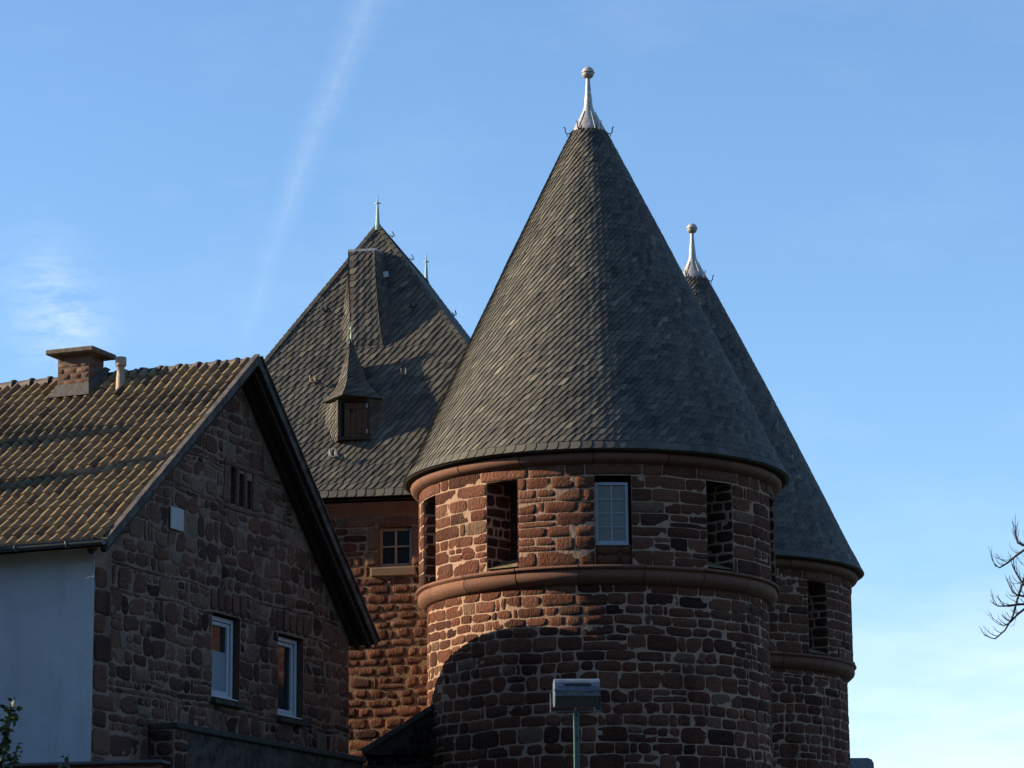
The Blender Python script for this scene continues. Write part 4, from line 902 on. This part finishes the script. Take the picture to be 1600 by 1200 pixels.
mb.build('lamp_housing', [M_alu, M_iron], fl)
mb = MB(); mb.poly([(hx0 + .006, -0.098, hz + .052), (hx1 - .006, -0.098, hz + .052), (hx1 - .006, -0.140, hz + .20), (hx0 + .006, -0.140, hz + .20)]); mb.poly([(hx0 + .006, -0.085, hz + .05), (hx1 - .006, -0.085, hz + .05), (hx1 - .006, -0.125, hz + .16), (hx0 + .006, -0.125, hz + .16)])
mb.build('lamp_glass', M_lens, fl)

# ------------------------------------------------------------------ shrubs bottom left
def leafy(name, label, base, pts, n, seed, cat='shrub', size=0.06, spread=0.16, group=None):
    t = thing(name, label, cat, base, 0, group); R = random.Random(seed); b = Vector(base)
    mb = MB(); lf = MB()
    for chain in pts:
        P = [Vector(p) - b for p in chain]; mb.tube(P, [0.022 * (1 - 0.8 * i / (len(P) - 1)) for i in range(len(P))], 5)
        for i in range(len(P) - 1):
            L_ = (P[i + 1] - P[i]).length
            for k in range(int(n * L_)):
                c = P[i].lerp(P[i + 1], R.random()) + Vector((R.gauss(0, spread), R.gauss(0, spread), R.gauss(0, spread * 0.7)))
                if R.random() < 0.35: c = P[i].lerp(P[i + 1], R.random())
                d = Vector((R.gauss(0, 1), R.gauss(0, 1), R.gauss(-0.4, 0.6))).normalized(); u = d.orthogonal().normalized(); u = (u * math.cos(R.random() * 6) + d.cross(u) * math.sin(R.random() * 6)).normalized()
                s_ = size * R.uniform(0.6, 1.25); w = s_ * 0.36; nn = d.cross(u); tn = R.random()
                a = [c, c + d * s_ * 0.3 + u * w, c + d * s_ * 0.7 + u * w * 0.8, c + d * s_ * 1.15, c + d * s_ * 0.7 - u * w * 0.8, c + d * s_ * 0.3 - u * w]
                m0 = lf.vert(c + d * s_ * 0.5 - nn * s_ * 0.12, tn); ids = [lf.vert(p, tn) for p in a]
                for j in range(6): lf.face([ids[j], ids[(j + 1) % 6], m0], 0, True)
    mb.build('stem', M_bark, t); lf.build('foliage', M_leaf, t)
    return t
Yp = 30
def A_(px, py, y=Yp): return tuple(at(px, py, y))
bx, by = A_(-10, 1195)[0], Yp
leafy('shrub', 'leafy green shrub at the bottom left corner, in front of the white wall', (bx, by, 0), [[(bx, by, 0), (bx + .03, by, 2), A_(-5, 1230), A_(5, 1190), A_(8, 1140), A_(20, 1092)], [A_(-10, 1240), A_(15, 1200), A_(30, 1165)], [A_(-10, 1200), A_(8, 1150), A_(22, 1112)], [A_(-20, 1260), A_(-15, 1180), A_(-12, 1110)], [A_(-40, 1250), A_(-50, 1190), A_(-45, 1120)]], 120, 4, size=0.062, spread=0.035)
bx2 = A_(106, 1210)[0]
leafy('shrub', 'small leafy sprig poking up before the white wall, right of the larger shrub', (bx2, by, 0), [[(bx2, by, 0), (bx2, by, 3), A_(104, 1215), A_(107, 1178)]], 60, 7, size=0.058, spread=0.028)

# ------------------------------------------------------------------ bare tree on the right, only its twig tips in view
tr0 = thing('bare_tree', 'leafless tree whose dark bare twigs reach in at the right edge', 'tree', (8.6, 25, 0))
R = random.Random(31); tb = Vector((8.6, 25, 0)); mb = MB(); mb.tube([(0, 0, 0), (0.05, 0, 1.5), (-0.02, 0.05, 3.2), (0.1, 0, 5.0), (0.05, 0.1, 7.0)], [0.24, 0.19, 0.165, 0.12, 0.05], 12); mb.build('trunk', M_bark, tr0)
mb = MB()
def twig(P, r0, r1, n=5): mb.tube([Vector(p) - tb for p in P], [r0 + (r1 - r0) * i / (len(P) - 1) for i in range(len(P))], n)
def side_shoots(P, k, ln, R, up=0.6, r=0.004, lvl=1):
    for i in range(k):
        f = (i + R.random() * 0.8) / k * (len(P) - 1); j = min(int(f), len(P) - 2); a = Vector(P[j]).lerp(Vector(P[j + 1]), f - j); d = (Vector(P[j + 1]) - Vector(P[j])).normalized()
        sd_ = Vector((R.uniform(-.5, .3), R.uniform(-1, 1), R.uniform(-0.5, 0.9))); L_ = ln * R.uniform(0.5, 1.2)
        v = (d * 0.9 + sd_ * 0.7).normalized(); pts = [a]
        for s_ in range(4): v = (v + Vector((0, 0, up * 0.45)) + Vector((R.uniform(-.2, .2), R.uniform(-.2, .2), R.uniform(-.1, .1)))).normalized(); pts.append(pts[-1] + v * L_ / 4)
        twig(pts, r, r * 0.35, 4)
        if lvl: side_shoots(pts, 3, ln * 0.38, R, up, r * 0.6, 0)
def T_(px, py, y=25): return at(px, py, y)
branches = [[T_(1660, 880), T_(1625, 893), T_(1600, 905), T_(1590, 935), T_(1582, 965), T_(1570, 985), T_(1555, 998), T_(1549, 997), T_(1537, 992)],
            [T_(1700, 900), T_(1650, 925), T_(1605, 948), T_(1590, 960), T_(1578, 973), T_(1568, 978), T_(1560, 972)],
            [T_(1690, 830), T_(1640, 843), T_(1602, 858), T_(1588, 868), T_(1575, 879), T_(1562, 887), T_(1555, 884), T_(1552, 877)],
            [T_(1680, 935), T_(1640, 945), T_(1600, 944), T_(1585, 945), T_(1570, 947), T_(1559, 947), T_(1552, 942)],
            [T_(1660, 890), T_(1625, 915), T_(1600, 914), T_(1592, 903), T_(1585, 890), T_(1581, 882)],
            [T_(1700, 880), T_(1650, 915), T_(1602, 932), T_(1590, 930), T_(1582, 925), T_(1578, 917)],
            [T_(1680, 850), T_(1640, 850), T_(1598, 852), T_(1590, 848), T_(1587, 838), T_(1587, 821)],
            [T_(1680, 965), T_(1630, 960), T_(1601, 975), T_(1588, 990), T_(1572, 1002), T_(1556, 1006), T_(1549, 1008)]]
BR = branches[:7]
for P in BR:
    st = Vector((8.6 + R.uniform(-.1, .1), 25, R.uniform(3.6, 5.2))); P = [st, st.lerp(Vector(P[0]), 0.5) + Vector((0, 0, 0.4))] + [Vector(p) for p in P]
    n = len(P); mb.tube([p - tb for p in P], [0.05, 0.035, 0.020] + [0.0125 * (1 - 0.75 * i / (n - 4)) for i in range(n - 3)], 6)
    side_shoots(P[3:], 9, 0.15, R); side_shoots(P[2:4], 4, 0.3, R)
for k in range(46):   # the rest of the crown, outside the picture
    a = R.uniform(0, 2 * math.pi); z = R.uniform(3.5, 6.8); st = Vector((8.6, 25, z)); L_ = R.uniform(1.8, 3.4); d = Vector((math.cos(a), math.sin(a), R.uniform(0.1, 0.9))).normalized()
    if d.x < -0.1: L_ *= 0.75
    pts = [st]; v = d
    for s_ in range(6): v = (v + Vector((R.uniform(-.25, .25), R.uniform(-.25, .25), R.uniform(-.15, .12)))).normalized(); pts.append(pts[-1] + v * L_ / 6)
    if min(p.x for p in pts) < 5.1: continue
    mb.tube([p - tb for p in pts], [0.05 * (1 - 0.85 * i / 6) for i in range(7)], 6); side_shoots(pts[2:], 8, 0.6, R, r=0.007)
mb.build('branches', M_bark, tr0)

# ------------------------------------------------------------------ far building at lower right
fb = thing('metal_roofed_building', 'distant low building with a rounded grey metal roof, right of the farther tower foot', 'building', (6.0, 92, 0))
tz = at(1350, 1185, 92).z; xr_ = at(1364, 1190, 92).x - 6.0
mb = MB(); mb.box((xr_ - 3.55, 3, (tz - 0.7) / 2), (6.9, 6, tz - 0.7)); mb.build('wall', plain('grey_render', (0.25, 0.25, 0.26), 0.9, 0.15), fb)
mb = MB(); pr = [(xr_ - 7.2, tz - 0.8), (xr_ - 7.1, tz - 0.15), (xr_ - 6.9, tz), (xr_ - 0.18, tz), (xr_ - 0.06, tz - 0.05), (xr_, tz - 0.16), (xr_ + 0.02, tz - 0.8)]
for (a, b), (c, d) in zip(pr, pr[1:]): mb.poly([(a, -0.2, b), (c, -0.2, d), (c, 6.2, d), (a, 6.2, b)])
mb.poly([(x, -0.2, z) for x, z in pr]); mb.poly([(x, 6.2, z) for x, z in pr]); mb.build('roof', M_alu, fb)

# ------------------------------------------------------------------ neighbouring house outside the left edge; it shades the foot of the stone house
nb = thing('neighbour_house', 'plain rendered gabled house beyond the left edge of the photo', 'house', (-24.0, 50, 0), rad(4))
mb = MB(); hw_, hl = 4.5, 7.5; ez, rz_ = 11.0, 15.2
mb.box((0, 0, ez / 2), (2 * hw_, 2 * hl, ez))
for y in (-hl, hl): mb.poly([(-hw_, y, ez), (hw_, y, ez), (0, y, rz_ - 0.1)])
for s2 in (-1, 1): mb.poly([(s2 * hw_, -hl, ez - 0.02), (s2 * hw_, hl, ez - 0.02), (0, hl, rz_ - 0.12), (0, -hl, rz_ - 0.12)])
mb.build('wall', plain('beige_render', (0.5, 0.45, 0.38), 0.9, 0.15), nb)
mb = MB()
for s2 in (-1, 1):
    for k in range(14):
        f0, f1 = k / 14, (k + 1) / 14; o = 0.06
        x0_, x1_ = s2 * (hw_ + 0.5) * (1 - f0), s2 * (hw_ + 0.5) * (1 - f1); z0_, z1_ = ez - 0.4 + (rz_ - ez + 0.4) * f0, ez - 0.4 + (rz_ - ez + 0.4) * f1
        mb.poly([(x0_, -hl - .4, z0_ + o), (x0_, hl + .4, z0_ + o), (x1_, hl + .4, z1_), (x1_, -hl - .4, z1_)], 0, R.random())
mb.build('roof', M_tile, nb)
for y in (-5.5, -1.5, 2.5, 6):
    for z in (2.2, 5.8):
        mb = MB(); mb.box((hw_ + 0.01, y, z), (0.08, 1.2, 1.4)); mb.box((hw_ + 0.055, y, z), (0.02, 1.0, 1.2), 1); mb.build('window', [M_white, M_glass], nb)

# ------------------------------------------------------------------ ground
mb = MB(); mb.poly([(-3000, -3000, 0), (3000, -3000, 0), (3000, 3000, 0), (-3000, 3000, 0)]); g = mb.build('ground', M_ground); tag(g, kind='structure')
mb = MB(); mb.poly([(-14, -20, 0.004), (14, -20, 0.004), (14, 44, 0.004), (-14, 44, 0.004)]); g = mb.build('road', M_asphalt); tag(g, kind='structure')
mb = MB(); mb.box((0, 44.1, 0.03), (28, 0.2, 0.22)); g = mb.build('kerb', M_kerb); tag(g, kind='structure')

# unseen wooded valley sides added behind and right to hold back sky light, low ahead and towards the sun
mb = MB(); na, rings = 96, []
def hill_h(a):
    x, y = math.sin(a), math.cos(a)          # a = 0 ahead (+Y), 90 deg = right
    back = max(0.0, -y) ; right = max(0.0, x) ** 1.5 * max(0.0, 0.75 - max(0, y)) / 0.75; left = max(0.0, -x) ** 2 * 0.25
    ahead = 0.06
    return max(ahead, min(1.0, back * 1.1), right * 0.9, left)
for (r, f) in ((95, 0.0), (120, 0.35), (150, 0.72), (190, 0.95), (260, 1.0), (420, 1.05), (700, 0.9)):
    row = []
    for k in range(na):
        a = 2 * math.pi * k / na; h = hill_h(a) * 62 * f * (1 + 0.25 * noise.noise(Vector((math.sin(a) * 4, math.cos(a) * 4, r * 0.01)))) - 0.5
        row.append(mb.vert((math.sin(a) * r, 20 + math.cos(a) * r, h)))
    rings.append(row)
for i in range(len(rings) - 1):
    for k in range(na): mb.face([rings[i][k], rings[i][(k + 1) % na], rings[i + 1][(k + 1) % na], rings[i + 1][k]], 0, True)
g = mb.build('sky_block_hills', plain('wooded_hillside', (0.02, 0.03, 0.012), 0.95, sc=0.08, c2=(0.05, 0.05, 0.025), bump=1.5)); tag(g, kind='structure')

# ------------------------------------------------------------------ added lean-to shed, standing in for a shadow-dark wedge beside the tower
sh = thing('stand_in_shed', 'added dark stone lean-to shed with slate roof, standing in for the shadow-dark wedge left of the near tower', 'shed', (0, 0, 0))
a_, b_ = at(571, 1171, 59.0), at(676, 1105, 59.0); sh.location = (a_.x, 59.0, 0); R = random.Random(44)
dxs, dzs = b_.x - a_.x, b_.z - a_.z; ext = 1.35; x1s, z1s = dxs * ext, a_.z + dzs * ext
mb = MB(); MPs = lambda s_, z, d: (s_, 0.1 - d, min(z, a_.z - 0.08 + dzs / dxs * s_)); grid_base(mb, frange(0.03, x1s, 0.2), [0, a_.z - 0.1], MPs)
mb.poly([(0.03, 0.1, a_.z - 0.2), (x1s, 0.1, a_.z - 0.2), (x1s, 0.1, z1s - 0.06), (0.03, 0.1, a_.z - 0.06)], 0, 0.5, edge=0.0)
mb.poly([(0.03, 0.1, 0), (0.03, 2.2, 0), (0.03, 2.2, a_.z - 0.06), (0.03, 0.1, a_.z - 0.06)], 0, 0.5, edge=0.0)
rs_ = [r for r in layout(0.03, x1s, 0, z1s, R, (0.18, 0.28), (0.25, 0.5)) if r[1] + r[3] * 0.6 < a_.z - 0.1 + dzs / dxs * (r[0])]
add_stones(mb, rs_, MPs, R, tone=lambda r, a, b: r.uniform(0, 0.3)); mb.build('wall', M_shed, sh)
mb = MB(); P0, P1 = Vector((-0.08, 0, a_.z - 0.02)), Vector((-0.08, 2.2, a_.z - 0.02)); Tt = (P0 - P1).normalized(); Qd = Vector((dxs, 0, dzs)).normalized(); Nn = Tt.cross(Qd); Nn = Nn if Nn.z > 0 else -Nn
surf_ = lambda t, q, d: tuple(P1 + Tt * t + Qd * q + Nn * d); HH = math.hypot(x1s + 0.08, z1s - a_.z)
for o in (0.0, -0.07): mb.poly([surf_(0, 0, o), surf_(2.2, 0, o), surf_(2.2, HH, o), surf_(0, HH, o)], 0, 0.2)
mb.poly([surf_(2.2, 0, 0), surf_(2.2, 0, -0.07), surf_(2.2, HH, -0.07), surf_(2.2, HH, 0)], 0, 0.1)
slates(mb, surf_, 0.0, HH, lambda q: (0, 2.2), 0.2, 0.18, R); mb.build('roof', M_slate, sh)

# ------------------------------------------------------------------ unseen tree added so its limbs throw long streaks of shade on the tiled roof
shade_tree = thing('bare_tree', 'big leafless tree added unseen beyond the left edge, its limbs set to streak the tiled roof with shade', 'tree', (-19.5, 53.5, 0)); tb2 = Vector((-19.5, 53.5, 0))
R = random.Random(12)
hm_ = Matrix.Translation(C0) @ Matrix.Rotation(HA, 4, 'Z') @ Matrix.Diagonal((*HS, 1))
def roof_pt(px, py):
    O = hm_ @ Vector((PL, 0, LZ + 0.1)); T_1 = (hm_ @ Vector((PA, 0, AP + 0.1))) - O; T_2 = (hm_ @ Vector((PL, 1, LZ + 0.1))) - O; nn = T_1.cross(T_2)
    r = CM @ Vector(((px - 800) / 4700, (600 - py) / 4700, -1)); t = nn.dot(O - CAMP) / nn.dot(r); return CAMP + r * t
mb = MB(); mb.tube([(0, 0, 0), (0.1, 0, 4), (0.0, 0.1, 8), (0.2, 0, 11)], [0.38, 0.30, 0.25, 0.16], 12); mb.build('trunk', M_bark, shade_tree)
mb = MB()
def limb(P, r0, r1): mb.tube([p - tb2 for p in P], [r0 + (r1 - r0) * i / (len(P) - 1) for i in range(len(P))], 7)
sdn = sd.normalized()
for pts, r0, r1, hz_ in (([(-140, 722), (-60, 702), (0, 692), (60, 686), (120, 677), (190, 668)], 0.30, 0.12, 8.5), ([(-140, 800), (-60, 777), (0, 762), (80, 748), (170, 730), (262, 712)], 0.34, 0.12, 11.8), ([(-140, 765), (-60, 742), (0, 733), (60, 735)], 0.07, 0.03, 10)):
    P = [roof_pt(x, y) + sdn * (7.5 - 0.35 * i + R.uniform(-0.1, 0.1)) for i, (x, y) in enumerate(pts)]
    limb([tb2 + Vector((0, 0, hz_)), (tb2 + Vector((0, 0, hz_))).lerp(P[0], 0.5) + Vector((0, 0, 0.3))] + P, r0, r1)
for k in range(40):
    a = R.uniform(0, 6.28); z = R.uniform(6, 11); v = Vector((math.cos(a), math.sin(a), R.uniform(0.2, 1.0))).normalized()
    if v.x > 0.1: v.x *= -1
    P = [tb2 + Vector((0, 0, z))]
    for i in range(6): v = (v + Vector((R.uniform(-.25, .15), R.uniform(-.25, .25), R.uniform(-.1, .2)))).normalized(); P.append(P[-1] + v * 0.6)
    limb(P, 0.07, 0.008)
mb.build('branches', M_bark, shade_tree)
